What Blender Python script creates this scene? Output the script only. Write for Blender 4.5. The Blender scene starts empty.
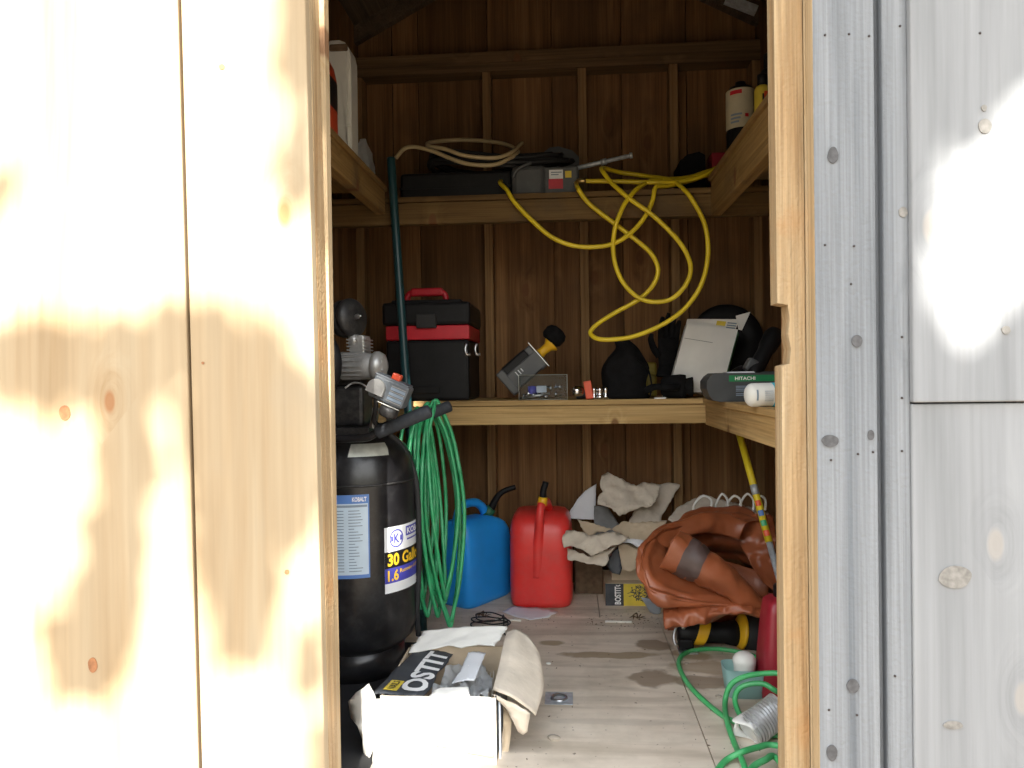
import bpy, bmesh, math, random
from mathutils import Vector, Matrix, noise, geometry
random.seed(7)
PI = math.pi
SC = bpy.context.scene
COL = SC.collection
V = Vector

# ------------------------------------------------------------------ camera
FPX, HCAM = 740.0, 0.95
ROLL = math.radians(0.75)
Yc = V((54, 7, -740)).normalized()
Zc = V((-math.sin(ROLL), math.cos(ROLL), 0)); Zc = (Zc - Yc * Zc.dot(Yc)).normalized()
Xc = Yc.cross(Zc)
RW = Matrix((Xc, Yc, Zc))            # camera -> world
EYE = V((0, 0, HCAM))
cam = bpy.data.cameras.new('camera'); co = bpy.data.objects.new('camera', cam); COL.objects.link(co)
cam.sensor_width = 36; cam.lens = FPX / 1024 * 36; cam.clip_start = .02
co.matrix_world = Matrix.Translation(EYE) @ RW.to_4x4()
SC.camera = co

def ray(px, py):
    return RW @ V(((px - 512) / FPX, -(py - 384) / FPX, -1))
def at(px, py, Y):
    d = ray(px, py); return EYE + d * (Y / d.y)
def atz(px, py, z):
    d = ray(px, py); return EYE + d * ((z - HCAM) / d.z)
def atx(px, py, x):
    d = ray(px, py); return EYE + d * (x / d.x)
def proj(p):
    c = RW.transposed() @ (V(p) - EYE)
    return 512 + FPX * c.x / -c.z, 384 - FPX * c.y / -c.z

# ------------------------------------------------------------------ materials
MATS = {}
def newmat(name):
    m = bpy.data.materials.new(name); m.use_nodes = True
    nt = m.node_tree; b = nt.nodes['Principled BSDF']
    return m, nt, b
def nd(nt, t, **kw):
    n = nt.nodes.new(t)
    for k, v in kw.items():
        if k.startswith('i_'): n.inputs[k[2:].replace('_', ' ')].default_value = v
        else: setattr(n, k, v)
    return n
def rgba(c): return (c[0], c[1], c[2], 1)
def ramp(nt, stops, fac):
    r = nt.nodes.new('ShaderNodeValToRGB'); e = r.color_ramp.elements
    while len(e) < len(stops): e.new(.5)
    for el, (p, c) in zip(e, stops): el.position = p; el.color = rgba(c)
    nt.links.new(fac, r.inputs['Fac']); return r
def mixc(nt, fac, a, b, mode='MIX'):
    m = nt.nodes.new('ShaderNodeMix'); m.data_type = 'RGBA'; m.blend_type = mode
    for s, v in ((m.inputs[0], fac), (m.inputs[6], a), (m.inputs[7], b)):
        if hasattr(v, 'links'): nt.links.new(v, s)
        elif isinstance(v, (int, float)): s.default_value = v
        else: s.default_value = rgba(v)
    return m.outputs[2]
def math_(nt, op, a, b=0.0, clamp=False):
    m = nt.nodes.new('ShaderNodeMath'); m.operation = op; m.use_clamp = clamp
    for s, v in ((m.inputs[0], a), (m.inputs[1], b)):
        if hasattr(v, 'links'): nt.links.new(v, s)
        else: s.default_value = v
    return m.outputs[0]

def plain(name, c, rough=.5, metal=0, var=.12, scale=18, bump=0, spec=.5, dust=0, dustc=(.45, .42, .38), sheen=0):
    """one colour with a little wear, optional dust"""
    m, nt, b = newmat(name)
    tc = nd(nt, 'ShaderNodeTexCoord')
    n = nd(nt, 'ShaderNodeTexNoise', i_Scale=scale, i_Detail=4.0)
    nt.links.new(tc.outputs['Object'], n.inputs['Vector'])
    lo = [x * (1 - var) for x in c]; hi = [min(1, x * (1 + var)) for x in c]
    r = ramp(nt, [(.3, lo), (.7, hi)], n.outputs['Fac'])
    colr = r.outputs['Color']
    if dust:
        n2 = nd(nt, 'ShaderNodeTexNoise', i_Scale=scale * 2.3, i_Detail=6.0, i_Roughness=.7)
        nt.links.new(tc.outputs['Object'], n2.inputs['Vector'])
        f = ramp(nt, [(.45, (0, 0, 0)), (.75, (dust, dust, dust))], n2.outputs['Fac'])
        colr = mixc(nt, f.outputs['Color'], colr, dustc)
    nt.links.new(colr, b.inputs['Base Color'])
    b.inputs['Roughness'].default_value = rough; b.inputs['Metallic'].default_value = metal
    b.inputs['Specular IOR Level'].default_value = spec
    if bump:
        bp = nd(nt, 'ShaderNodeBump', i_Strength=bump, i_Distance=.01)
        n3 = nd(nt, 'ShaderNodeTexNoise', i_Scale=scale * 4, i_Detail=5.0)
        nt.links.new(tc.outputs['Object'], n3.inputs['Vector'])
        nt.links.new(n3.outputs['Fac'], bp.inputs['Height']); nt.links.new(bp.outputs['Normal'], b.inputs['Normal'])
    MATS[name] = m; return m

def wood(name, dark, mid, light, axis='Z', across=16, along=.9, knots=.35, knotc=(.16, .07, .03), plane='XZ', isl=.35,
         rough=.75, bump=.25, stain=None, knotr=.055, saw=0, fib=.35, kscale=4.2):
    m, nt, b = newmat(name)
    tc = nd(nt, 'ShaderNodeTexCoord'); geo = nd(nt, 'ShaderNodeNewGeometry')
    sc = {'X': (along, across, across), 'Y': (across, along, across), 'Z': (across, across, along)}[axis]
    off = nt.nodes.new('ShaderNodeCombineXYZ')
    o1 = math_(nt, 'MULTIPLY', geo.outputs['Random Per Island'], 37.0)
    for k in range(3): nt.links.new(o1, off.inputs[k])
    add = nt.nodes.new('ShaderNodeVectorMath'); add.operation = 'ADD'
    nt.links.new(tc.outputs['Object'], add.inputs[0]); nt.links.new(off.outputs[0], add.inputs[1])
    # knots: 2D voronoi over the board's face
    sep = nt.nodes.new('ShaderNodeSeparateXYZ'); nt.links.new(add.outputs[0], sep.inputs[0])
    cmb = nt.nodes.new('ShaderNodeCombineXYZ')
    ia, ib = {'XZ': (0, 2), 'YZ': (1, 2), 'XY': (0, 1)}[plane]
    nt.links.new(sep.outputs[ia], cmb.inputs[0])
    nt.links.new(math_(nt, 'MULTIPLY', sep.outputs[ib], .5), cmb.inputs[1])
    vo = nd(nt, 'ShaderNodeTexVoronoi', i_Scale=kscale); vo.voronoi_dimensions = '2D'
    nt.links.new(cmb.outputs[0], vo.inputs['Vector'])
    spc = nt.nodes.new('ShaderNodeSeparateColor'); nt.links.new(vo.outputs['Color'], spc.inputs[0])
    exist = math_(nt, 'LESS_THAN', spc.outputs[0], knots)
    near = math_(nt, 'SUBTRACT', 1.0, math_(nt, 'MULTIPLY', vo.outputs['Distance'], 3.2), clamp=True)
    warp = math_(nt, 'MULTIPLY', math_(nt, 'MULTIPLY', near, near), exist)
    mp = nd(nt, 'ShaderNodeMapping'); mp.inputs['Scale'].default_value = sc
    nt.links.new(add.outputs[0], mp.inputs['Vector'])
    av = nt.nodes.new('ShaderNodeVectorMath'); av.operation = 'ADD'
    cw = nt.nodes.new('ShaderNodeCombineXYZ')
    w2 = math_(nt, 'MULTIPLY', warp, 1.0)
    for k in range(3): nt.links.new(w2, cw.inputs[k])
    nt.links.new(mp.outputs[0], av.inputs[0]); nt.links.new(cw.outputs[0], av.inputs[1])
    n1 = nd(nt, 'ShaderNodeTexNoise', i_Scale=1.0, i_Detail=5.0, i_Distortion=.5, i_Roughness=.6)
    nt.links.new(av.outputs[0], n1.inputs['Vector'])
    c = ramp(nt, [(.28, dark), (.5, mid), (.72, light)], n1.outputs['Fac']).outputs['Color']
    # fine fibres
    mp2 = nd(nt, 'ShaderNodeMapping'); mp2.inputs['Scale'].default_value = [s * (9 if s == across else 3) for s in sc]
    nt.links.new(add.outputs[0], mp2.inputs['Vector'])
    n2 = nd(nt, 'ShaderNodeTexNoise', i_Scale=1.0, i_Detail=3.0)
    nt.links.new(mp2.outputs[0], n2.inputs['Vector'])
    f2 = ramp(nt, [(.3, (1 - fib,) * 3), (.65, (1, 1, 1))], n2.outputs['Fac'])
    c = mixc(nt, 1.0, c, f2.outputs['Color'], 'MULTIPLY')
    if isl:
        rv = math_(nt, 'ADD', math_(nt, 'MULTIPLY', geo.outputs['Random Per Island'], isl), 1 - isl * .6)
        hs = nt.nodes.new('ShaderNodeHueSaturation'); nt.links.new(rv, hs.inputs['Value']); nt.links.new(c, hs.inputs['Color']); c = hs.outputs[0]
    if stain:
        n3 = nd(nt, 'ShaderNodeTexNoise', i_Scale=stain[2], i_Detail=4.0); nt.links.new(add.outputs[0], n3.inputs['Vector'])
        f = ramp(nt, [(stain[1], (0, 0, 0)), (stain[1] + .18, (1, 1, 1))], n3.outputs['Fac'])
        c = mixc(nt, math_(nt, 'MULTIPLY', f.outputs['Color'], .7), c, stain[0])
    kn = math_(nt, 'SUBTRACT', 1.0, math_(nt, 'MULTIPLY', math_(nt, 'SUBTRACT', vo.outputs['Distance'], knotr), 40.0), clamp=True)
    kn = math_(nt, 'MULTIPLY', math_(nt, 'MULTIPLY', kn, exist), .8)
    c = mixc(nt, kn, c, knotc)
    nt.links.new(c, b.inputs['Base Color'])
    b.inputs['Roughness'].default_value = rough; b.inputs['Specular IOR Level'].default_value = .25
    hsum = math_(nt, 'ADD', n1.outputs['Fac'], math_(nt, 'MULTIPLY', n2.outputs['Fac'], .5))
    if saw:
        wv = nd(nt, 'ShaderNodeTexNoise', i_Scale=saw, i_Detail=4.0); nt.links.new(tc.outputs['Object'], wv.inputs['Vector'])
        hsum = math_(nt, 'ADD', hsum, wv.outputs['Fac'])
    bp = nd(nt, 'ShaderNodeBump', i_Strength=bump, i_Distance=.006)
    nt.links.new(hsum, bp.inputs['Height']); nt.links.new(bp.outputs['Normal'], b.inputs['Normal'])
    MATS[name] = m; return m

def glassy(name, c, rough=.1, trans=1.0, alpha=1.0):
    m, nt, b = newmat(name)
    b.inputs['Base Color'].default_value = rgba(c); b.inputs['Roughness'].default_value = rough
    b.inputs['Transmission Weight'].default_value = trans; b.inputs['IOR'].default_value = 1.2
    MATS[name] = m; return m

WALLK = dict(dark=(.13, .06, .022), mid=(.23, .115, .045), light=(.32, .17, .072))
wood('wall_boards', axis='Z', **WALLK, isl=.5, stain=((.10, .055, .03), .56, 2.2))
wood('wall_boards_side', axis='Z', plane='YZ', **WALLK, isl=.5, stain=((.10, .055, .03), .56, 2.2))
wood('stud_wood', (.20, .11, .045), (.29, .17, .075), (.36, .22, .10), axis='Z', isl=.25)
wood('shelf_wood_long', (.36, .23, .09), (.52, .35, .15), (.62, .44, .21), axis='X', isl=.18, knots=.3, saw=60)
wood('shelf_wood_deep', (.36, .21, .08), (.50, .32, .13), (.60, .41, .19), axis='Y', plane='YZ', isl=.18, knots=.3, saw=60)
wood('plate_wood', (.10, .06, .03), (.16, .095, .045), (.22, .14, .07), axis='X', isl=.3)
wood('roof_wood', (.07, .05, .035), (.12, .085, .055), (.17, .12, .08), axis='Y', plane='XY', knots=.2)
wood('fresh_door', (.29, .19, .095), (.385, .285, .175), (.44, .355, .24), axis='Z', across=7, along=.5, knots=.22, knotc=(.30, .13, .05), isl=.08, bump=.12, fib=.12, knotr=.035, stain=((.33, .285, .225), .55, 1.7))
wood('fresh_edge', (.34, .20, .09), (.45, .315, .175), (.50, .39, .25), axis='Z', across=22, along=1.2, knots=.0, isl=.1, bump=.5, saw=120, stain=((.42, .19, .06), .58, 5.0))
wood('fresh_trim', (.40, .27, .13), (.50, .37, .22), (.54, .43, .28), axis='Z', across=20, along=.7, knots=.1, isl=.1, stain=((.62, .33, .12), .6, 4.0), saw=120)
wood('grey_board', (.15, .165, .185), (.225, .24, .26), (.28, .295, .315), axis='Z', across=20, along=.7, knots=.45, knotc=(.15, .15, .16), isl=.12, bump=.4, saw=90, knotr=.06, fib=.25)
wood('grey_panel', (.215, .225, .235), (.27, .28, .295), (.32, .33, .345), axis='Z', across=7, along=.5, knots=.3, knotc=(.33, .31, .29), isl=.10, bump=.3, fib=.15, knotr=.05)
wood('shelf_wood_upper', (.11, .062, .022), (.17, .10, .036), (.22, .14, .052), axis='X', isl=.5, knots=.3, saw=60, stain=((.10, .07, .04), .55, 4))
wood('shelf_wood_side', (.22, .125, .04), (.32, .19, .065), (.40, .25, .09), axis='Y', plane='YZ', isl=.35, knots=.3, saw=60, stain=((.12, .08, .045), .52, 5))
plain('jug_red', (.50, .06, .022), .4)
plain('cream', (.52, .46, .32), .5)
plain('dull_yellow', (.30, .22, .02), .5)
plain('dark_gap', (.05, .045, .04), .9)

def floor_mat():
    m, nt, b = newmat('plywood_floor')
    tc = nd(nt, 'ShaderNodeTexCoord')
    mp = nd(nt, 'ShaderNodeMapping'); mp.inputs['Scale'].default_value = (1.3, 9, 1)
    nt.links.new(tc.outputs['Object'], mp.inputs['Vector'])
    n1 = nd(nt, 'ShaderNodeTexNoise', i_Scale=1.6, i_Detail=6.0, i_Distortion=.9); nt.links.new(mp.outputs[0], n1.inputs['Vector'])
    c = ramp(nt, [(.3, (.53, .44, .34)), (.5, (.70, .60, .49)), (.7, (.78, .69, .57))], n1.outputs['Fac']).outputs['Color']
    n2 = nd(nt, 'ShaderNodeTexNoise', i_Scale=3.4, i_Detail=5.0, i_Roughness=.65); nt.links.new(tc.outputs['Object'], n2.inputs['Vector'])
    f = ramp(nt, [(.48, (0, 0, 0)), (.72, (.55, .55, .55))], n2.outputs['Fac']).outputs['Color']
    c = mixc(nt, f, c, (.36, .30, .22))
    # damp oil stains with outlines of their own
    for (x, y, rx, ry, s, colr) in STAINS:
        mp = nd(nt, 'ShaderNodeMapping'); mp.vector_type = 'TEXTURE'
        mp.inputs['Location'].default_value = (x, y, 0); mp.inputs['Scale'].default_value = (rx, ry, 1)
        nt.links.new(tc.outputs['Object'], mp.inputs['Vector'])
        ln = nt.nodes.new('ShaderNodeVectorMath'); ln.operation = 'LENGTH'; nt.links.new(mp.outputs[0], ln.inputs[0])
        nn = nd(nt, 'ShaderNodeTexNoise', i_Scale=11.0, i_Detail=3.0); nt.links.new(tc.outputs['Object'], nn.inputs['Vector'])
        dd = math_(nt, 'ADD', ln.outputs['Value'], math_(nt, 'MULTIPLY', math_(nt, 'SUBTRACT', nn.outputs['Fac'], .5), 1.5))
        k = math_(nt, 'MULTIPLY', math_(nt, 'SUBTRACT', 1.0, dd), 4.0, clamp=True)
        c = mixc(nt, math_(nt, 'MULTIPLY', k, s), c, colr)
    n4 = nd(nt, 'ShaderNodeTexNoise', i_Scale=70.0, i_Detail=2.0); nt.links.new(tc.outputs['Object'], n4.inputs['Vector'])
    f4 = ramp(nt, [(.69, (0, 0, 0)), (.73, (.8, .8, .8))], n4.outputs['Fac']).outputs['Color']
    c = mixc(nt, f4, c, (.14, .10, .07))
    nt.links.new(c, b.inputs['Base Color']); b.inputs['Roughness'].default_value = .7
    bp = nd(nt, 'ShaderNodeBump', i_Strength=.2, i_Distance=.004); nt.links.new(n1.outputs['Fac'], bp.inputs['Height'])
    nt.links.new(bp.outputs['Normal'], b.inputs['Normal'])
    MATS['plywood_floor'] = m
def fl(px, py): p = atz(px, py, 0); return p.x, p.y
STAINS = []
for (px, py, rx, ry, s, c) in [(553, 643, .05, .035, .75, (.30, .22, .11)), (610, 655, .19, .035, .75, (.27, .19, .10)), (653, 645, .075, .055, .75, (.22, .15, .09)),
                            (655, 678, .085, .075, .8, (.25, .18, .12)), (702, 682, .10, .06, .75, (.28, .20, .13)), (705, 668, .12, .06, .6, (.33, .23, .13)), (690, 655, .07, .05, .7, (.30, .21, .11)),
                            (560, 610, .3, .06, .35, (.33, .28, .21)), (530, 745, .08, .05, .4, (.36, .31, .25)), (600, 700, .25, .03, .25, (.42, .35, .27)), (620, 722, .3, .02, .3, (.44, .38, .31))]:
    x, y = fl(px, py); STAINS.append((x, y, rx, ry, s, c))
floor_mat()

plain('black_paint', (.012, .012, .014), .28, 0, .2, 9, dust=.25, dustc=(.10, .10, .10))
plain('black_plastic', (.008, .008, .0095), .5, 0, .2, 14, dust=.1, dustc=(.04, .04, .04), spec=.25)
plain('black_rubber', (.02, .02, .022), .7, 0, .15, 20)
plain('dark_iron', (.035, .035, .037), .45, .4, .2, 20, dust=.4, dustc=(.16, .15, .14))
plain('grip_foam', (.030, .035, .045), .75, 0, .2, 30, dust=.3, dustc=(.10, .11, .12))
plain('dusty_grey', (.28, .28, .28), .55, .2, .2, 25, dust=.5, dustc=(.42, .41, .39))
plain('switch_grey', (.10, .115, .135), .5, 0, .15, 25, dust=.3, dustc=(.25, .26, .27))
plain('cast_alu', (.50, .50, .50), .4, .5, .2, 25, dust=.3)
plain('duct_foil', (.70, .70, .70), .3, .55, .1, 25)
plain('steel', (.55, .56, .58), .28, .9, .1, 30)
plain('chrome', (.75, .76, .78), .12, 1, .05, 30)
plain('brass', (.55, .40, .16), .3, .9, .1, 30)
plain('red_lever', (.80, .10, .04), .4)
plain('sticker_silver', (.55, .57, .52), .35, .3, .15, 40)
plain('label_white', (.78, .80, .83), .4, 0, .04)
plain('label_paleblue', (.56, .68, .80), .4, 0, .06)
plain('label_blue', (.10, .22, .55), .4, 0, .06)
plain('label_violet', (.07, .07, .42), .4, 0, .06)
plain('label_black', (.012, .012, .015), .4)
plain('label_yellow', (.88, .55, .03), .4, 0, .05)
plain('label_red', (.55, .03, .05), .45)
plain('label_text', (.22, .28, .36), .5)
plain('hose_green', (.03, .34, .13), .32, 0, .2, 12, dust=.5, dustc=(.20, .55, .33))  # pale green in the dust slot paints the strands' highlights
plain('hose_green_pale', (.06, .42, .14), .4, 0, .2, 12, dust=.3, dustc=(.25, .48, .30))
plain('hose_yellow', (.80, .60, .02), .4, 0, .1, 12)
plain('hose_tan', (.46, .36, .20), .5, 0, .15, 12)
plain('blue_plastic', (.02, .33, .92), .38, 0, .1, 8)
plain('red_plastic', (.80, .045, .04), .36, 0, .1, 8, dust=.22, dustc=(.55, .18, .15))
plain('red_tool', (.55, .015, .03), .4, 0, .1)
plain('dark_red', (.30, .016, .03), .4, 0, .1)
plain('orange_red', (.72, .09, .03), .4, 0, .1)
plain('green_collar', (.02, .12, .06), .5)
plain('yellow_plastic', (.85, .48, .02), .4, 0, .1)
plain('white_plastic', (.74, .74, .70), .42, 0, .05)
plain('grey_plastic', (.085, .09, .095), .5, 0, .15, 14, dust=.2, dustc=(.18, .18, .18))
plain('teal_band', (.03, .42, .58), .4)
plain('kraft', (.56, .45, .32), .85, 0, .12, 14, bump=.15)
plain('kraft_pale', (.66, .58, .48), .85, 0, .12, 14, bump=.2)
plain('kraft_grey', (.60, .53, .44), .85, 0, .14, 10, bump=.25)
plain('card_white', (.80, .79, .75), .7, 0, .05, 12, bump=.1)
plain('card_front', (.80, .72, .60), .7, 0, .08, 6, bump=.15)
plain('card_black', (.045, .05, .06), .55, 0, .2, 10, dust=.2, dustc=(.16, .16, .16))
plain('card_yellow', (.72, .55, .06), .5)
plain('card_green', (.01, .20, .07), .5)
plain('card_dark', (.05, .055, .06), .5)
plain('paper_white', (.74, .76, .80), .7, 0, .05, 12, bump=.15)
plain('paper_blue', (.48, .55, .66), .7, 0, .1)
plain('tarp_brown', (.30, .085, .033), .38, 0, .22, 9, bump=.12, dust=.1, dustc=(.40, .22, .14))
plain('duct_tape', (.085, .055, .05), .45, 0, .15, 30)
plain('pole_teal', (.012, .05, .06), .35, 0, .1)
plain('pole_yellow', (.78, .62, .03), .4, 0, .08)
plain('cloth_black', (.010, .010, .011), .95, 0, .2, 40, bump=.3, spec=.1)
plain('grey_ribbed', (.18, .18, .18), .6, 0, .2, 20)
plain('galvanised', (.46, .50, .54), .45, .35, .2, 60)
plain('debris_brown', (.13, .085, .05), .9, 0, .3, 40)
plain('stone', (.36, .31, .25), .9, 0, .2, 40)
plain('white_rod', (.80, .78, .72), .5)
plain('lettering_white', (.85, .85, .85), .5, 0, .02)
plain('lettering_green', (.05, .45, .2), .5)
plain('leaf_green', (.07, .15, .03), .6, 0, .3, 3)
plain('bark', (.12, .085, .06), .9, 0, .3, 8, bump=.5)
plain('ground_earth', (.17, .13, .09), .95, 0, .3, 2, bump=.4)
plain('knot_brown', (.30, .13, .055), .7, 0, .3, 90)
plain('knot_grey', (.085, .085, .09), .8, 0, .3, 90)
plain('knot_pale', (.23, .22, .205), .8, 0, .25, 90)
plain('nail', (.06, .05, .05), .6, .5)
glassy('clear_plastic', (.92, .95, .97), .12)
glassy('clear_bag', (.80, .82, .84), .3, .75)
glassy('teal_tub', (.45, .72, .68), .3, .55)

# ------------------------------------------------------------------ mesh helpers
def BM(): return bmesh.new()
def box(bm, x0, x1, y0, y1, z0, z1, bev=0, mat=0):
    g = bmesh.ops.create_cube(bm, size=1)
    M = Matrix.Translation(((x0 + x1) / 2, (y0 + y1) / 2, (z0 + z1) / 2)) @ Matrix.Diagonal((x1 - x0, y1 - y0, z1 - z0, 1))
    bmesh.ops.transform(bm, matrix=M, verts=g['verts'])
    fs = list({f for v in g['verts'] for f in v.link_faces})
    for f in fs: f.material_index = mat
    if bev:
        es = list({e for v in g['verts'] for e in v.link_edges})
        bmesh.ops.bevel(bm, geom=es, offset=bev, segments=2, affect='EDGES', profile=.5, material=mat)
    return bm
def merge(bm, other, M=None):
    """append bmesh other (freed) into bm through matrix M"""
    if M is not None: bmesh.ops.transform(other, matrix=M, verts=other.verts)
    me = bpy.data.meshes.new('tmp'); other.to_mesh(me); other.free()
    bm.from_mesh(me); bpy.data.meshes.remove(me); return bm
def obox(bm, c, size, rot=None, bev=0):
    b = BM(); box(b, -size[0] / 2, size[0] / 2, -size[1] / 2, size[1] / 2, -size[2] / 2, size[2] / 2, bev)
    M = Matrix.Translation(c) @ (rot.to_4x4() if rot is not None else Matrix.Identity(4))
    return merge(bm, b, M)
def catmull(pts, n, closed=False):
    P = [V(p) for p in pts]; out = []; m = len(P)
    if m < 3 and not closed: return [P[0].lerp(P[-1], i / n) for i in range(n + 1)]
    segs = m if closed else m - 1
    for i in range(segs):
        if closed: p0, p1, p2, p3 = P[(i - 1) % m], P[i], P[(i + 1) % m], P[(i + 2) % m]
        else: p0, p1, p2, p3 = P[max(i - 1, 0)], P[i], P[i + 1], P[min(i + 2, m - 1)]
        for k in range(n):
            t = k / n
            out.append(.5 * ((2 * p1) + (p2 - p0) * t + (2 * p0 - 5 * p1 + 4 * p2 - p3) * t * t + (3 * p1 - p0 - 3 * p2 + p3) * t ** 3))
    if not closed: out.append(P[-1])
    return out
def tube(bm, pts, r, seg=8, n=6, smooth=True, closed=False, flat=1.0):
    P = catmull(pts, n, closed) if n > 1 else [V(p) for p in pts]
    N = len(P); rr = r if hasattr(r, '__len__') else [r]
    def rad(i):
        if len(rr) == 1: return rr[0]
        t = i / max(1, N - 1) * (len(rr) - 1); k = min(int(t), len(rr) - 2); return rr[k] + (rr[k + 1] - rr[k]) * (t - k)
    tang = []
    for i in range(N):
        a = P[(i - 1) % N] if closed else P[max(i - 1, 0)]; c = P[(i + 1) % N] if closed else P[min(i + 1, N - 1)]
        t = (c - a); tang.append(t.normalized() if t.length > 1e-9 else V((0, 0, 1)))
    up = V((0, 0, 1)) if abs(tang[0].z) < .9 else V((0, 1, 0))
    nrm = (up - tang[0] * up.dot(tang[0])).normalized()
    rings = []
    for i in range(N):
        nrm = (nrm - tang[i] * nrm.dot(tang[i])).normalized(); bi = tang[i].cross(nrm)
        rings.append([bm.verts.new(P[i] + (nrm * math.cos(2 * PI * k / seg) * flat + bi * math.sin(2 * PI * k / seg)) * rad(i)) for k in range(seg)])
    for i in range(N if closed else N - 1):
        a, c = rings[i], rings[(i + 1) % N]
        for k in range(seg): bm.faces.new((a[k], a[(k + 1) % seg], c[(k + 1) % seg], c[k])).smooth = smooth
    if not closed:
        bm.faces.new(rings[0][::-1]); bm.faces.new(rings[-1])
    return bm
def lathe(bm, prof, c=(0, 0, 0), rot=None, seg=32, smooth=True):
    """prof (r,z) revolved about Z, then rotated and moved to c"""
    R = rot.to_4x4() if rot is not None else Matrix.Identity(4); M = Matrix.Translation(c) @ R
    rings = []
    for r, z in prof:
        if r < 1e-6: rings.append([bm.verts.new(M @ V((0, 0, z)))])
        else: rings.append([bm.verts.new(M @ V((r * math.cos(2 * PI * k / seg), r * math.sin(2 * PI * k / seg), z))) for k in range(seg)])
    for a, b_ in zip(rings, rings[1:]):
        for k in range(seg):
            k2 = (k + 1) % seg
            if len(a) == 1 and len(b_) == 1: continue
            if len(a) == 1: f = bm.faces.new((a[0], b_[k2], b_[k]))
            elif len(b_) == 1: f = bm.faces.new((a[k], a[k2], b_[0]))
            else: f = bm.faces.new((a[k], a[k2], b_[k2], b_[k]))
            f.smooth = smooth
    if len(rings[0]) > 1: bm.faces.new(rings[0][::-1])
    if len(rings[-1]) > 1: bm.faces.new(rings[-1])
    return bm
def rot_to(d):
    return V((0, 0, 1)).rotation_difference(V(d).normalized()).to_matrix()
def RY(a): return Matrix.Rotation(math.radians(a), 3, 'Y')
def RX(a): return Matrix.Rotation(math.radians(a), 3, 'X')
def RZ(a): return Matrix.Rotation(math.radians(a), 3, 'Z')
def loft(bm, rows, smooth=True, closed=False):
    g = [[bm.verts.new(p) for p in r] for r in rows]
    for a, b_ in zip(g, g[1:]):
        m = len(a)
        for k in range(m if closed else m - 1):
            bm.faces.new((a[k], a[(k + 1) % m], b_[(k + 1) % m], b_[k])).smooth = smooth
    return g
def prism(bm, outline, fn, d0, d1, mat=0):
    """outline of 2D points mapped by fn(u, v, d) and extruded d0..d1"""
    a = [bm.verts.new(fn(u, v, d0)) for u, v in outline]; b_ = [bm.verts.new(fn(u, v, d1)) for u, v in outline]
    n = len(a)
    bm.faces.new(a[::-1]).material_index = mat; bm.faces.new(b_).material_index = mat
    for k in range(n): bm.faces.new((a[k], a[(k + 1) % n], b_[(k + 1) % n], b_[k])).material_index = mat
    return bm
def srect(w, h, n=4.0, seg=40):
    out = []
    for k in range(seg):
        a = 2 * PI * k / seg; c, s = math.cos(a), math.sin(a)
        out.append((w / 2 * math.copysign(abs(c) ** (2 / n), c), h / 2 * math.copysign(abs(s) ** (2 / n), s)))
    return out
def solid(bm, t):
    """give an open sheet a back face and closed edges"""
    bmesh.ops.recalc_face_normals(bm, faces=bm.faces); bm.normal_update()
    vs = bm.verts[:]; fs = bm.faces[:]; eb = [(e.verts[0], e.verts[1], e.link_faces[0]) for e in bm.edges if len(e.link_faces) == 1]
    tw = {v: bm.verts.new(v.co - v.normal * t) for v in vs}
    for f in fs: bm.faces.new([tw[v] for v in reversed(f.verts)]).smooth = f.smooth
    for a, b_, f in eb:
        k = list(f.verts); i = k.index(a)
        if k[(i + 1) % len(k)] != b_: a, b_ = b_, a
        bm.faces.new((b_, a, tw[a], tw[b_]))
    return bm
def sheet(bm, pts2, fn, step, jit=0.0, thick=.003, seed=0):
    """torn sheet: 2D outline filled with a fine triangulation, each point placed by fn(u, v)"""
    rnd = random.Random(seed); out = []
    n = len(pts2)
    for i in range(n):
        a, b_ = V(pts2[i]), V(pts2[(i + 1) % n]); L = (b_ - a).length; k = max(1, int(L / step))
        nv = V((-(b_ - a).y, (b_ - a).x)).normalized()
        for q in range(k):
            p = a.lerp(b_, q / k)
            if q: p = p + nv * rnd.uniform(-jit, jit)
            out.append(p)
    xs = [p.x for p in out]; ys = [p.y for p in out]; ins = []
    def inside(p):
        c = False; j = len(out) - 1
        for i in range(len(out)):
            a, b_ = out[i], out[j]
            if (a.y > p.y) != (b_.y > p.y) and p.x < (b_.x - a.x) * (p.y - a.y) / (b_.y - a.y) + a.x: c = not c
            j = i
        return c
    y = min(ys) + step / 2
    while y < max(ys):
        x = min(xs) + step / 2
        while x < max(xs):
            p = V((x + rnd.uniform(-.3, .3) * step, y + rnd.uniform(-.3, .3) * step))
            if inside(p) and min((p - o).length for o in out) > step * .45: ins.append(p)
            x += step
        y += step
    m = len(out)
    vs, es, fs, *_ = geometry.delaunay_2d_cdt(out + ins, [(i, (i + 1) % m) for i in range(m)], [], 1, 1e-6)
    bv = [bm.verts.new(fn(v.x, v.y)) for v in vs]
    for f in fs:
        try: bm.faces.new([bv[i] for i in f]).smooth = True
        except ValueError: pass
    if thick: solid(bm, thick)
    return bm
def nz(p, s, amp): return noise.noise(V(p) * s) * amp
def crumple(p, s, amp):
    """creased noise"""
    return (abs(noise.noise(V(p) * s)) - .25) * amp * 2 + (abs(noise.noise(V(p) * s * 2.3 + V((7, 3, 1)))) - .25) * amp

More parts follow.
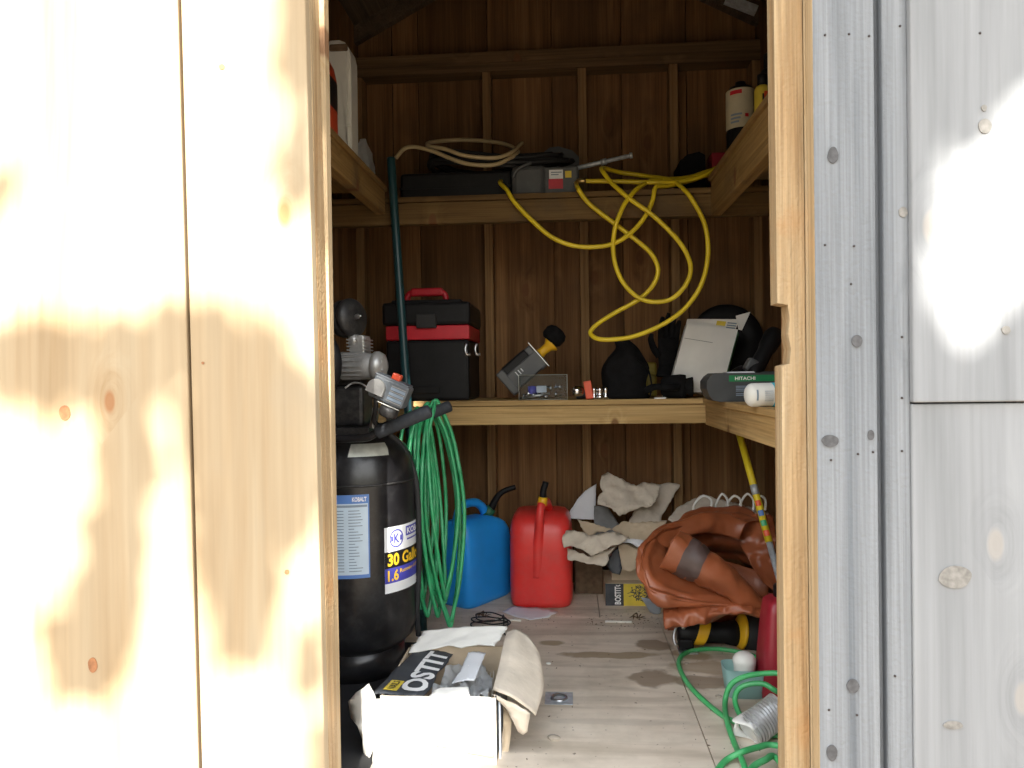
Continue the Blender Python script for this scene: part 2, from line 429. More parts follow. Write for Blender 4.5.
# ------------------------------------------------------------------ scene objects
LOC = {}
def link(name, bm, mats, parent=None, loc=None):
    if isinstance(mats, str): mats = [mats]
    me = bpy.data.meshes.new(name)
    base = LOC[parent.name] if parent is not None else V((0, 0, 0))
    if loc is not None: base = V(loc)
    bmesh.ops.translate(bm, vec=-base, verts=bm.verts)
    bm.normal_update(); bm.to_mesh(me); bm.free()
    for m in mats: me.materials.append(MATS[m])
    o = bpy.data.objects.new(name, me); COL.objects.link(o)
    if parent is not None:
        o.parent = parent; o.location = base - LOC[parent.name]
        LOC[o.name] = base
    else:
        o.location = base; LOC[o.name] = base
    return o
def struct(name, bm, mats, parent=None):
    o = link(name, bm, mats, parent)
    if parent is None: o['kind'] = 'structure'
    return o
def thing(name, label, cat, loc, group=None):
    o = bpy.data.objects.new(name, None); COL.objects.link(o); o.location = loc; LOC[o.name] = V(loc)
    o['label'] = label; o['category'] = cat
    if group: o['group'] = group
    return o
def part(name, bm, mats, parent, label=None):
    o = link(name, bm, mats, parent)
    if label: o['label'] = label
    return o
def single(name, bm, mats, label, cat, group=None):
    bm.verts.ensure_lookup_table()
    xs = [v.co.x for v in bm.verts]; ys = [v.co.y for v in bm.verts]; zs = [v.co.z for v in bm.verts]
    o = link(name, bm, mats, None, ((min(xs) + max(xs)) / 2, (min(ys) + max(ys)) / 2, min(zs)))
    o['label'] = label; o['category'] = cat
    if group: o['group'] = group
    return o
def text(bm, s, fn, w, h, bold=.012, mat=0, squeeze=True):
    """letters filling a w x h field, each outline point placed by fn(u, v)"""
    cu = bpy.data.curves.new('t', 'FONT'); cu.body = s; cu.offset = bold; cu.resolution_u = 3
    o = bpy.data.objects.new('t', cu); COL.objects.link(o)
    me = bpy.data.meshes.new_from_object(o.evaluated_get(bpy.context.evaluated_depsgraph_get()))
    xs = [v.co.x for v in me.vertices]; ys = [v.co.y for v in me.vertices]
    x0, x1, y0, y1 = min(xs), max(xs), min(ys), max(ys)
    bv = [bm.verts.new(fn((v.co.x - x0) / (x1 - x0) * w, (v.co.y - y0) / (y1 - y0) * h)) for v in me.vertices]
    for p in me.polygons:
        try: bm.faces.new([bv[i] for i in p.vertices]).material_index = mat
        except ValueError: pass
    bpy.data.objects.remove(o); bpy.data.curves.remove(cu); bpy.data.meshes.remove(me)
    return bm
def quad(bm, fn, u0, u1, v0, v1, nu=1, nv=1, mat=0, smooth=False):
    g = [[bm.verts.new(fn(u0 + (u1 - u0) * i / nu, v0 + (v1 - v0) * j / nv)) for i in range(nu + 1)] for j in range(nv + 1)]
    for j in range(nv):
        for i in range(nu):
            f = bm.faces.new((g[j][i], g[j][i + 1], g[j + 1][i + 1], g[j + 1][i])); f.material_index = mat; f.smooth = smooth
    return bm

# ================================================================== SETTING
XL, XR, YB, YF = -0.95, 0.87, 3.42, 1.60          # inner faces of the walls
ZB, ZU, ZS = .861, 1.664, 1.706                   # bench top, back upper shelf top, side upper shelf tops

# floor: plywood sheets with open joints
bm = BM()
for (x0, x1, y0, y1) in ((-1.02, .348, 1.47, 2.928), (.351, 1.0, 1.47, 2.928), (-1.02, .12, 2.931, 3.46), (.123, 1.0, 2.931, 3.46)):
    box(bm, x0, x1, y0, y1, -.018, 0)
struct('floor', bm, 'plywood_floor')
bm = BM(); box(bm, -1.0, 1.0, 1.5, 3.45, -.16, -.019); box(bm, -1.02, 1.02, 1.47, 1.51, -.36, -.02); struct('trim_1', bm, 'plate_wood')   # floor frame

# back wall: vertical boards, then studs and plate
bm = BM(); rnd = random.Random(3)
edges = [-1.02] + [at(px, 400, YB).x for px in (397, 423, 492, 556, 625, 690)] + [1.0]
for a, b_ in zip(edges, edges[1:]):
    box(bm, a + .002, b_ - .002, YB + rnd.uniform(0, .006), YB + .02, -.15, 3.1, .0015)
box(bm, -1.05, 1.05, YB + .03, YB + .05, -.2, 3.1)
struct('wall_back', bm, 'wall_boards')
for k, px in enumerate((491, 586, 677)):
    x = at(px, 400, 3.34).x
    bm = BM(); box(bm, x - .019, x + .019, 3.332, YB, 0, 2.33, .002); struct('trim_%d' % (2 + k), bm, 'stud_wood')
for k, x in enumerate((XL + .019, XR - .019)):
    bm = BM(); box(bm, x - .019, x + .019, 3.332, YB, 0, 2.33, .002); struct('trim_%d' % (5 + k), bm, 'stud_wood')
bm = BM(); box(bm, XL, XR, 3.325, YB, 2.33, 2.368, .002); box(bm, XL, XR, 3.328, YB, 2.37, 2.42, .002); struct('trim_7', bm, 'plate_wood')
# side walls
for nm, x0, x1, sgn in (('wall_left', XL - .02, XL, 1), ('wall_right', XR, XR + .02, -1)):
    bm = BM(); y = 1.5
    while y < YB:
        w = rnd.uniform(.17, .24); box(bm, x0 + rnd.uniform(-.003, 0), x1, y + .002, min(y + w, YB) - .002, -.15, 2.7, .0015); y += w
    xo = x0 - .03 if sgn > 0 else x1 + .03
    box(bm, min(xo, xo + .02), max(xo, xo + .02), 1.5, YB + .05, -.2, 2.75)
    struct(nm, bm, 'wall_boards_side')
k = 8
for y in (2.0, 2.45, 2.9):
    bm = BM(); box(bm, XR - .04, XR, y - .019, y + .019, 0, 2.4, .002); struct('trim_%d' % k, bm, 'stud_wood'); k += 1
# roof
zr, xr = 3.06, -.04
bm = BM()
for sx in (-1, 1):
    xe = -1.3 if sx < 0 else 1.25
    ze = zr - abs(xe - xr) * .53
    a = V((xr, 1.2, zr)); b_ = V((xe, 1.2, ze)); L = (b_ - a); n = 9
    nrm = V((-L.z, 0, L.x)).normalized() * (1 if L.x > 0 else -1)
    for i in range(n):
        p, q = a.lerp(b_, i / n + .002), a.lerp(b_, (i + 1) / n - .002)
        vs = []
        for yy in (1.2, 3.6):
            for pp in (p, q, q + nrm * .02, p + nrm * .02): vs.append(bm.verts.new((pp.x, yy, pp.z)))
        for f in ((0, 1, 2, 3), (7, 6, 5, 4), (0, 4, 5, 1), (1, 5, 6, 2), (2, 6, 7, 3), (3, 7, 4, 0)): bm.faces.new([vs[j] for j in f])
    q0, q1 = a + nrm * .022, b_ + nrm * .022
    loft(bm, [[V((p.x, y, p.z)) for y in (1.2, 3.6)] for p in (q0, q1, q1 + nrm * .01, q0 + nrm * .01)], smooth=False)
bmesh.ops.recalc_face_normals(bm, faces=bm.faces)
box(bm, xr - .12, xr + .12, 1.2, 3.6, zr + .035, zr + .06); box(bm, xr - .03, xr + .03, 1.2, 3.6, zr - .03, zr + .04)
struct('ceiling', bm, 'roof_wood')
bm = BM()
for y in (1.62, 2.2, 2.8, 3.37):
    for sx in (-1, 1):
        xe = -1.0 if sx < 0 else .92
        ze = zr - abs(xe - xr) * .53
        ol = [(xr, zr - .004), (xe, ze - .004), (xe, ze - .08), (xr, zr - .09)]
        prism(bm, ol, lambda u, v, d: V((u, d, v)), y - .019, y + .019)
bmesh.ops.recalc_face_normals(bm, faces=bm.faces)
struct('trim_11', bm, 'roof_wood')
# pale metal strap under the roof, upper right
p = at(741, 5, 3.0)
bm = BM(); obox(bm, p, (.13, .03, .03), RY(24)); struct('trim_12', bm, 'galvanised')

# ---- left: door leaf of fresh boards, sagging a little
YD = 1.48
def lean(px0, px1, Y):
    a, b_ = at(px0, 0, Y), at(px1, 768, Y); s = (b_.x - a.x) / (a.z - b_.z); return a.x + (a.z - HCAM) * s, s
xe, se = lean(305, 325, YD)
xst, sst = lean(328.5, 341.5, 1.60)
def sag(bm, s=se):
    for v in bm.verts: v.co.x -= (v.co.z - HCAM) * s
    return bm
bm = BM()
s1 = at(190, 400, YD).x
for a, b_ in ((-1.75, -1.24), (-1.236, s1 - .0042), (s1 + .0032, xe)):
    box(bm, a, b_, YD, YD + .028, -.12, 2.15, .003)
sag(bm)
door = struct('door_1', bm, 'fresh_door')
bm = BM(); box(bm, xe - .095, xe, YD + .0285, YD + .086, -.12, 2.15, .002); sag(bm)
struct('door_stile', bm, 'fresh_edge', door)
bm = BM(); box(bm, s1 - .05, s1 + .05, YD + .0285, YD + .045, -.12, 2.15); sag(bm); struct('seam_shade_backing', bm, 'debris_brown', door)  # added dark backing, the seam's shade is in its colour
def knots(name, lst, mat, par):
    bm = BM()
    for px, py, rx, ry, Y in lst:
        c = at(px, py, Y); k = Y / FPX
        ol = [(rx * k * math.cos(a) * (1 + .18 * noise.noise(V((px + math.cos(a), py + math.sin(a), 0)))), ry * k * math.sin(a)) for a in [2 * PI * i / 20 for i in range(20)]]
        prism(bm, ol, lambda u, v, d: c + V((u, d, v)), -.0012, .004)
    bmesh.ops.recalc_face_normals(bm, faces=bm.faces); return struct(name, bm, mat, par)
knots('door_knots', [(65, 413, 6, 8, YD), (93, 665, 5, 8, YD), (287, 572, 2.5, 2.5, YD), (222, 67, 3, 3, YD), (203, 363, 1.5, 1.5, YD)], 'knot_brown', door)
bm = BM(); box(bm, -1.75, xe - .1, YD + .03, YD + .086, 1.9, 2.0); box(bm, -1.75, xe - .1, YD + .03, YD + .086, -.1, 0); sag(bm)
struct('door_rail', bm, 'fresh_edge', door)
bm = BM(); box(bm, xe - .09, xst, 1.568, 1.5995, -.02, 2.0, .002); sag(bm, sst)
struct('trim_13', bm, 'fresh_trim')                                # left door stop
bm = BM(); box(bm, -1.8, xe - .06, 1.60, 1.62, -.36, 2.75); box(bm, xe - .1, .48, 1.56, 1.62, 1.99, 3.1); box(bm, .46, 1.8, 1.586, 1.62, -.36, 2.75); box(bm, -1.2, 1.2, 1.56, 1.6, 2.7, 3.0)
struct('wall_front', bm, 'wall_boards')
bm = BM(); box(bm, -.62, .8, 1.47, 1.56, 1.99, 2.14, .003); struct('trim_14', bm, 'fresh_trim')   # header

# ---- right: notched jamb, weathered trim and siding
zn = [at(776, y, 1.535).z for y in (305, 366)]
GX = lambda px, Y: at(px, 400, Y).x
xj0, xj1 = GX(774, 1.585), GX(806, 1.535)
ol = [(xj0, -.12), (xj1, -.12), (xj1, 1.99), (xj0 - .006, 1.99), (xj0 - .005, zn[0] + .004), (xj0 + .016, zn[0]), (xj0 + .019, zn[0] - .03), (xj0 + .016, zn[0] - .06),
      (xj0 + .021, zn[0] - .09), (xj0 + .018, zn[1] + .004), (xj0 + .002, zn[1])]
bm = BM(); prism(bm, ol, lambda u, v, d: V((u, d, v)), 1.535, 1.585)
bmesh.ops.recalc_face_normals(bm, faces=bm.faces); struct('trim_15', bm, 'fresh_edge')
bm = BM(); box(bm, xj1 + .002, xj1 + .03, 1.532, 1.585, -.12, 1.99, .0015); struct('trim_16', bm, 'fresh_trim')
def graded(bm, x0, x1, y0, y1, z0, z1, bev=.003):
    b = BM(); box(b, x0, x1, y0, y1, z0, z1, bev)
    b.normal_update()
    for f in b.faces:
        if f.normal.x < -.8: f.material_index = 1
    return merge(bm, b)
bm = BM(); graded(bm, GX(816, 1.49), GX(877.5, 1.49), 1.49, 1.5315, -.14, 2.3); struct('trim_17', bm, ['grey_board', 'fresh_trim'])
bm = BM(); box(bm, GX(870, 1.5), GX(890, 1.5), 1.512, 1.55, -.36, 2.6); box(bm, GX(885.5, 1.487), GX(913, 1.48) - .0005, 1.487, 1.52, -.36, 2.6, .004); struct('trim_18', bm, 'grey_board')
zc = at(970, 402, 1.475).z
bm = BM(); xp = GX(913, 1.476); box(bm, xp, 1.12, 1.474, 1.5, zc, 2.6, .003); box(bm, 1.123, 1.6, 1.474, 1.5, -.36, 2.6, .003); box(bm, xp, 1.12, 1.482, 1.508, -.36, zc - .003, .003)
wr = struct('wall_right_front', bm, 'grey_panel')
bm = BM(); box(bm, xj1 + .032, 1.8, 1.535, 1.575, -.36, 2.7); struct('wall_front_sheathing', bm, 'dark_gap')
knots('wall_knots', [(955, 577, 15, 11, 1.481), (985, 126, 6, 7, 1.473), (984, 108, 2.5, 3, 1.473), (1006, 330, 4, 4, 1.473), (953, 725, 9, 4, 1.481), (903, 212, 4, 5, 1.486)], 'knot_pale', wr)
knots('trim_knots', [(833, 155, 5, 8, 1.489), (857, 341, 5, 6, 1.489), (830, 441, 8, 6, 1.489), (853, 686, 6, 7, 1.489), (832, 753, 5, 8, 1.489), (871, 435, 3, 5, 1.489)], 'knot_grey', wr)
# nail heads on the weathered boards
bm = BM()
for px, py in [(825, 35), (849, 34), (869, 36), (825, 245), (854, 246), (900, 26), (980, 33), (851, 284), (831, 460), (858, 454), (873, 452), (902, 337), (902, 398), (902, 451), (857, 715), (829, 710), (895, 676)]:
    Y = 1.4895 if px < 877 else (1.4865 if px < 915 else 1.4735)
    lathe(bm, [(0, .0008), (.0024, .0006), (.0026, -.002)], at(px, py, Y), rot_to((0, -1, 0)), 10)
struct('nail_heads', bm, 'nail', wr)

# ---- ground outside and an unseen tree, its leaves placed to dapple the front of the shed
bm = BM()
N = 40
quad(bm, lambda u, v: V((u, v, -.38 + nz((u, v, 0), .7, .03))), -14, 14, -14, 8, N, N, smooth=True)
struct('ground', bm, 'ground_earth')

SUN = V((-.06, .80, -.62)).normalized()
def lit(px, py):
    """how much sun to let onto the front of the shed at this spot: 1 open, 0 shade"""
    def blob(cx, cy, rx, ry): return max(0, 1.4 - math.hypot((px - cx) / rx, (py - cy) / ry) * .95)
    if px < 318:
        s = 0
        for b in ((80, 362, 120, 42), (160, 350, 60, 40), (125, 470, 26, 90), (110, 585, 34, 75), (85, 650, 40, 45), (245, 420, 62, 95), (205, 350, 60, 40), (235, 520, 42, 90), (248, 600, 28, 70), (290, 450, 26, 90), (300, 40, 20, 60), (296, 165, 14, 35), (310, 660, 12, 30)):
            s = max(s, blob(*b))
        return 1 - min(1, s)
    return None
def lit_world(x, z):
    px, py = proj((x, YD, z))
    # spill through the doorway on the carton's front
    if px < 318: return lit(px, py)
    if x > -.56 and x < -.455 and z > .43: return 1.0       # the door stop
    if (-.53 if z < .32 else -.57) < x < -.14 and .225 < z < .43: return 1.0                         # falls on the carton
    b = 0
    for cx, cy, rx, ry, a in ((985, 225, 55, 105, -30), (965, 290, 45, 80, 0), (1030, 180, 60, 110, 0), (952, 262, 38, 85, 8), (1012, 738, 26, 16, 0)):
        a = math.radians(a); dx, dy = px - cx, py - cy
        u, v = dx * math.cos(a) + dy * math.sin(a), -dx * math.sin(a) + dy * math.cos(a)
        b = max(b, min(1, 1.5 - math.hypot(u / rx, v / ry)))
    return b
rnd = random.Random(11)
bm = BM()
def leaf(c, s):
    R = Matrix.Rotation(rnd.uniform(0, 2 * PI), 3, V((rnd.gauss(0, 1), rnd.gauss(0, 1), rnd.gauss(0, 1))).normalized())
    P = [V((0, -s, 0)), V((s * .42, -.15 * s, .12 * s)), V((s * .3, .5 * s, .08 * s)), V((0, s, 0)), V((-s * .3, .5 * s, .08 * s)), V((-s * .42, -.15 * s, .12 * s))]
    v = [bm.verts.new(c + R @ p) for p in P]
    bm.faces.new((v[0], v[1], v[2], v[3])); bm.faces.new((v[0], v[3], v[4], v[5]))
cnt = 0
for i in range(76000):
    if i < 17000: x, z = rnd.uniform(-1.9, -.48), rnd.uniform(-.25, 2.5)
    else: x, z = rnd.uniform(-.55, 1.3), rnd.uniform(-.25, 2.3)
    t = rnd.uniform(9.5, 12.5)
    L = lit_world(x, z)
    if rnd.random() < 1 - L and L < .62:
        leaf(V((x, YD, z)) - SUN * t, rnd.uniform(.045, .065)); cnt += 1
for i in range(2500):                                                # rest of the unseen crown
    a = rnd.uniform(0, 2 * PI); r = rnd.uniform(1.9, 3.4)
    c = V((0, YD, 1.1)) - SUN * 11 + V((math.cos(a) * r * 1.2, rnd.uniform(-1.2, 1.2), math.sin(a) * r))
    q = c - V((0, YD, 1.1)); k = q.dot(SUN); q = q - SUN * k
    if (abs(q.x) > 2.1 or q.z > 1.8) and c.z > 2: leaf(c, rnd.uniform(.07, .12))
tree = struct('unseen_tree_crown', bm, 'leaf_green')
bm = BM()
tube(bm, [(-2.6, -7.9, -.45), (-2.5, -7.8, 2.5), (-2.2, -7.6, 5), (-1.6, -7.3, 6.6), (-.5, -7.3, 8.2)], [.22, .19, .15, .09, .03], 10)
tube(bm, [(-2.2, -7.6, 5), (-2.6, -7.5, 7), (-2.4, -7.6, 9)], [.12, .07, .02], 8)
struct('tree_trunk', bm, 'bark', tree)

# ---- light
w = bpy.data.worlds.new('sky'); SC.world = w; w.use_nodes = True
nt = w.node_tree; bg = nt.nodes['Background']
tc = nd(nt, 'ShaderNodeTexCoord'); sp = nt.nodes.new('ShaderNodeSeparateXYZ'); nt.links.new(tc.outputs['Generated'], sp.inputs[0])
r = ramp(nt, [(.0, (.20, .19, .15)), (.13, (.28, .28, .22)), (.27, (.96, .96, .94)), (.62, (.93, .96, 1.0)), (.8, (.52, .58, .66)), (1.0, (.42, .50, .60))], sp.outputs['Z'])
nt.links.new(r.outputs['Color'], bg.inputs['Color']); bg.inputs['Strength'].default_value = SKY = 1.75
sl = bpy.data.lights.new('sun', 'SUN'); so = bpy.data.objects.new('sun', sl); COL.objects.link(so)
sl.energy = 9.0; sl.angle = math.radians(.4); sl.color = (1, .95, .85)
so.rotation_euler = (-SUN).to_track_quat('Z', 'Y').to_euler()
SC.view_settings.view_transform = 'Standard'; SC.view_settings.look = 'None'; SC.view_settings.gamma = 1
SC.view_settings.use_curve_mapping = False; SC.view_settings.exposure = 1.45
SC.cycles.max_bounces = 10; SC.cycles.diffuse_bounces = 6; SC.cycles.use_denoising = True

# ================================================================== SHELVES
def shelf(name, label, x0, x1, y0, y1, zt, side, fasc, wm, group=None, extra=None, tb=.02):
    t = thing(name, label, 'shelf', ((x0 + x1) / 2, (y0 + y1) / 2, zt - .1), group)
    bm = BM()
    if side == 'y':
        n = 2; d = (y1 - y0) / n
        for i in range(n): box(bm, x0, x1, y0 + i * d + (.002 if i else 0), y0 + (i + 1) * d, zt - tb, zt, .0015)
        part('shelf_board', bm, wm, t)
        bm = BM(); box(bm, x0, x1, y0 + .010, y0 + .048, zt - tb - fasc, zt - tb - .002, .002); part('front_rail', bm, wm, t)
    else:
        inner, outer = (x1, x0) if side == 'r' else (x0, x1)         # r: rail on x1
        bm = BM(); box(bm, x0, x1, y0, y1, zt - tb, zt, .0015); part('shelf_board', bm, wm, t)
        s = -1 if side == 'r' else 1
        a, b_ = sorted((inner + s * .009, inner + s * .047))
        bm = BM(); box(bm, a, b_, y0, y1, zt - tb - fasc, zt - tb - .0005, .002); part('front_rail', bm, wm, t)
        a, b_ = sorted((outer - s * .002, outer - s * .036))
        bm = BM(); box(bm, a, b_, y0, y1, zt - tb - .089, zt - tb - .0005); part('wall_cleat', bm, wm, t)
    return t
YS = 2.87
XBR = .52
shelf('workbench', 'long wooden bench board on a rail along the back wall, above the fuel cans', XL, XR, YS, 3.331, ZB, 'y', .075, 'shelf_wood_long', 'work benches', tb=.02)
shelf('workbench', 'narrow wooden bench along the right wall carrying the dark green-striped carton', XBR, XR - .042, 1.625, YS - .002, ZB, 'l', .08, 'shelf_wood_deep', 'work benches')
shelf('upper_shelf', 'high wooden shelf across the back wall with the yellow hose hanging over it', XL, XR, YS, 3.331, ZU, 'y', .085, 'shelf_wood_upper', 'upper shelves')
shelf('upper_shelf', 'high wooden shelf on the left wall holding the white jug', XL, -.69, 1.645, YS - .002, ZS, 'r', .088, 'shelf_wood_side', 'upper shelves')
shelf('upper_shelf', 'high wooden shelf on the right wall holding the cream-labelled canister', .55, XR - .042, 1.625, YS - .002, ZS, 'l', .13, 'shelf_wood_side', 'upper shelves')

# ================================================================== AIR COMPRESSOR
TC = V((-.70, 2.40, 0)); TR = .2
F0 = math.atan2(-2.40, .70)                         # bearing of the door from the tank

comp = thing('air_compressor', 'black upright air compressor with printed tank labels standing by the left wall', 'air compressor', (TC.x, TC.y, 0))
bm = BM()
lathe(bm, [(0, .062), (.09, .066), (.15, .085), (.185, .12), (.199, .165), (.2, .19), (.2, .612), (.199, .64), (.19, .69), (.168, .733), (.13, .765), (.07, .784), (0, .789)], TC, None, 64)
tank = part('tank', bm, 'black_paint', comp)
bm = BM(); tube(bm, [TC + V((.2006 * math.cos(a), .2006 * math.sin(a), .625)) for a in [2 * PI * k / 48 for k in range(48)]], .0035, 6, 1, closed=True)
part('weld_seam', bm, 'dark_iron', tank)
bm = BM(); lathe(bm, [(.15, .0045), (.155, .0045), (.155, .10), (.15, .10)], TC, None, 40); part('base_ring', bm, 'black_paint', comp)
for dy in (-.17, .17):
    bm = BM(); lathe(bm, [(.0, -.02), (.05, -.02), (.055, -.012), (.072, -.02), (.08, -.012), (.08, .012), (.072, .02), (.055, .012), (.05, .02), (0, .02)], TC + V((-.165, dy, .0855)), RX(90), 28)
    part('wheel', bm, 'black_rubber', comp)
def tankp(th, z, off=.0008):
    a = F0 + th; return TC + V(((TR + off) * math.cos(a), (TR + off) * math.sin(a), z))
def band(th0, th1, z0, z1, mat, name, par, off=.0008, slope=0):
    b = BM(); W = th1 - th0
    quad(b, lambda u, v: tankp(u, v + slope * (u - th0) * TR, off), th0, th1, z0, z1, max(2, int(W * 18)), 2, smooth=True)
    return part(name, b, mat, par)
def letters(s, th0, th1, z0, z1, mat, par, bold=.02, off=.0016, name='lettering'):
    b = BM(); text(b, s, lambda u, v: tankp(th0 + u / TR, z0 + v, off), (th1 - th0) * TR, z1 - z0, bold)
    bmesh.ops.recalc_face_normals(b, faces=b.faces)
    return part(name, b, mat, par)
# data label
L1 = band(-.38, .205, .35, .60, 'label_paleblue', 'data_label', comp); L1['label'] = 'pale blue data label with a blue heading'
band(-.38, .205, .573, .60, 'label_blue', 'heading_band', L1, .0012); band(-.38, .175, .562, .569, 'label_text', 'heading_rule', L1, .0012)
band(.185, .205, .35, .573, 'label_blue', 'edge_band', L1, .0011); band(-.38, .205, .345, .356, 'label_blue', 'foot_band', L1, .0012)
letters('KOBALT', -.05, .165, .579, .593, 'lettering_white', L1, .03)
rnd = random.Random(5); bm = BM()
for i in range(21):
    z = .55 - i * .0092
    for th0, th1 in ((-.31, -.18), (-.11, -.03 + rnd.random() * .14)):
        quad(bm, lambda u, v: tankp(u, v, .0014), th0, th1, z, z + .0026, 4, 1)
part('small_print', bm, 'label_text', L1)
# capacity label, wrapping round the side
a0, a1 = .44, 1.72
L2 = band(a0, a1, .285, .49, 'label_white', 'capacity_label', comp); L2['label'] = 'white, black and blue capacity label'
band(a0, a1, .362, .413, 'label_black', 'black_band', L2, .0012); band(a0, a1, .315, .362, 'label_violet', 'blue_band', L2, .0012)
letters('30 Gallon', a0 + .05, a0 + .95, .368, .407, 'label_yellow', L2, .03)
letters('1.6', a0 + .05, a0 + .26, .321, .356, 'label_yellow', L2, .03)
letters('Running HP', a0 + .29, a0 + .80, .338, .354, 'label_yellow', L2, .02)
bm = BM(); cth, cz = a0 + .23, .452
for r0, r1 in ((.024, .0285),):
    n = 40
    for k in range(n):
        q = []
        for r, aa in ((r0, k), (r1, k), (r1, k + 1), (r0, k + 1)):
            an = 2 * PI * aa / n; q.append(bm.verts.new(tankp(cth + r * math.cos(an) / TR, cz + r * math.sin(an), .0014)))
        bm.faces.new(q)
text(bm, 'K', lambda u, v: tankp(cth - .011 / TR + u / TR, cz - .0145 + v, .0014), .022, .029, .03)
for sgn in (-1, 1): quad(bm, lambda u, v: tankp(u, v, .0013), cth + sgn * .0185 / TR - .004 / TR, cth + sgn * .0185 / TR + .004 / TR, cz - .008, cz + .008)
part('round_emblem', bm, 'label_violet', L2)
band(a0 + .44, a1, .452, .482, 'label_violet', 'name_band', L2, .0012)
letters('KOBALT', a0 + .47, a0 + 1.1, .457, .477, 'lettering_white', L2, .03)
band(a0 + .47, a0 + 1.1, .438, .443, 'label_violet', 'small_rule', L2, .0013)
# silver sticker on the dome
bm = BM()
def domep(th, s, off=.001):
    prof = [(.2, .612), (.199, .64), (.19, .69), (.168, .733), (.13, .765), (.07, .784)]
    s = max(0, min(.999, s)) * 5; k = int(s); t = s - k
    r = prof[k][0] * (1 - t) + prof[k + 1][0] * t; z = prof[k][1] * (1 - t) + prof[k + 1][1] * t
    a = F0 + th; return TC + V(((r + off) * math.cos(a), (r + off) * math.sin(a), z + off * 1.5))
quad(bm, lambda u, v: domep(u + .25 * (v - .5), v), -.12, .62, .50, .70, 12, 5, smooth=True)
part('warning_sticker', bm, 'sticker_silver', comp)
# handle: two arms with foam grips, posts
for sgn, Y in ((-1, 2.2), (1, 2.6)):
    pts = [(-.905, Y, .772), (-.80, Y, .773), (-.62, Y, .774), (-.575, Y, .789), (-.50, Y, .817), (-.41, Y, .853)]
    bm = BM(); tube(bm, pts, .0125, 10, 6); part('handle_arm', bm, 'black_paint', comp)
    bm = BM(); a = V((-.575, Y, .789)); b_ = V((-.402, Y, .857)); d = (b_ - a).normalized()
    lathe(bm, [(.015, 0), (.0195, .004), (.0205, .01), (.0205, .17), (.019, .177), (.012, .18), (0, .1805)], a, rot_to(d), 20)
    part('foam_grip', bm, 'grip_foam', comp)
    bm = BM(); box(bm, -.74, -.70, Y - .008 if sgn < 0 else Y - .012, Y + .012 if sgn < 0 else Y + .008, .63, .772); part('handle_bracket', bm, 'black_paint', comp)
bm = BM(); tube(bm, [(-.905, 2.19, .772), (-.905, 2.61, .772)], .0125, 10, 1); part('handle_crossbar', bm, 'black_paint', comp)
# pump deck, belt guard, pump
bm = BM(); box(bm, -.86, -.62, 2.29, 2.52, .775, .80, .004); part('pump_deck', bm, 'dark_iron', comp)
bm = BM(); lathe(bm, [(0, -.022), (.12, -.022), (.148, -.012), (.152, 0), (.148, .014), (.12, .022), (0, .022)], (-.842, 2.245, 1.0), RX(90), 36)
for k in range(4): lathe(bm, [(.03 + .028 * k, .02), (.036 + .028 * k, .026), (.042 + .028 * k, .02)], (-.842, 2.245, 1.0), RX(90), 30)
part('belt_guard', bm, 'black_plastic', comp)
bm = BM(); box(bm, -.83, -.65, 2.33, 2.46, .80, .93, .012)
for k in range(6): box(bm, -.80, -.655, 2.34, 2.45, .935 + k * .013, .941 + k * .013, .001)
box(bm, -.79, -.665, 2.35, 2.44, .93, 1.02, .003); part('pump_block', bm, 'dark_iron', comp)
p = at(366, 366, 2.31)
bm = BM(); lathe(bm, [(0, -.09), (.036, -.088), (.042, -.08), (.043, .0), (.040, .03), (0, .032)], p, rot_to((1, -.15, -.06)), 28)
for k in range(8): obox(bm, p + V((-.04, 0, 0)), (.075, .0875, .004), RX(k * 22.5), 0)
motor = part('motor', bm, 'dusty_grey', comp)
bm = BM(); lathe(bm, [(.041, 0), (.046, .004), (.047, .016), (.040, .030), (.022, .040), (0, .042)], p + V((.026, -.002, 0)), rot_to((1, -.15, -.06)), 28)
for k in range(9):
    a = 2 * PI * k / 9; obox(bm, p + V((.05, .032 * math.cos(a), .032 * math.sin(a))), (.022, .006, .012), RX(math.degrees(-a)), .001)
part('end_bell', bm, 'cast_alu', motor)
p = at(361, 345, 2.36)
bm = BM(); box(bm, p.x - .028, p.x + .022, p.y - .04, p.y + .04, p.z - .035, p.z + .03, .006)
for k in range(5): box(bm, p.x - .034, p.x + .028, p.y - .046, p.y + .046, p.z - .03 + k * .011, p.z - .026 + k * .011)
part('cylinder_head', bm, 'cast_alu', comp)
p = at(350, 318, 2.33)
bm = BM(); d = V((.86, -.5, .08))
lathe(bm, [(0, -.05), (.048, -.05), (.056, -.044), (.061, -.03), (.061, -.008), (.057, -.005), (.057, -.001), (.062, .002), (.062, .012), (.054, .022), (.02, .028), (0, .028)], p, rot_to(d), 36)
af = part('air_filter', bm, 'dark_iron', comp)
bm = BM(); lathe(bm, [(0, 0), (.008, 0), (.008, .012), (.004, .016), (.003, .024), (0, .024)], p + d.normalized() * .026, rot_to(d), 12); part('wing_nut', bm, 'steel', af)
bm = BM(); tube(bm, [p + V((.01, 0, -.055)), p + V((.012, 0, -.09))], .018, 12, 1); part('filter_neck', bm, 'cast_alu', comp)
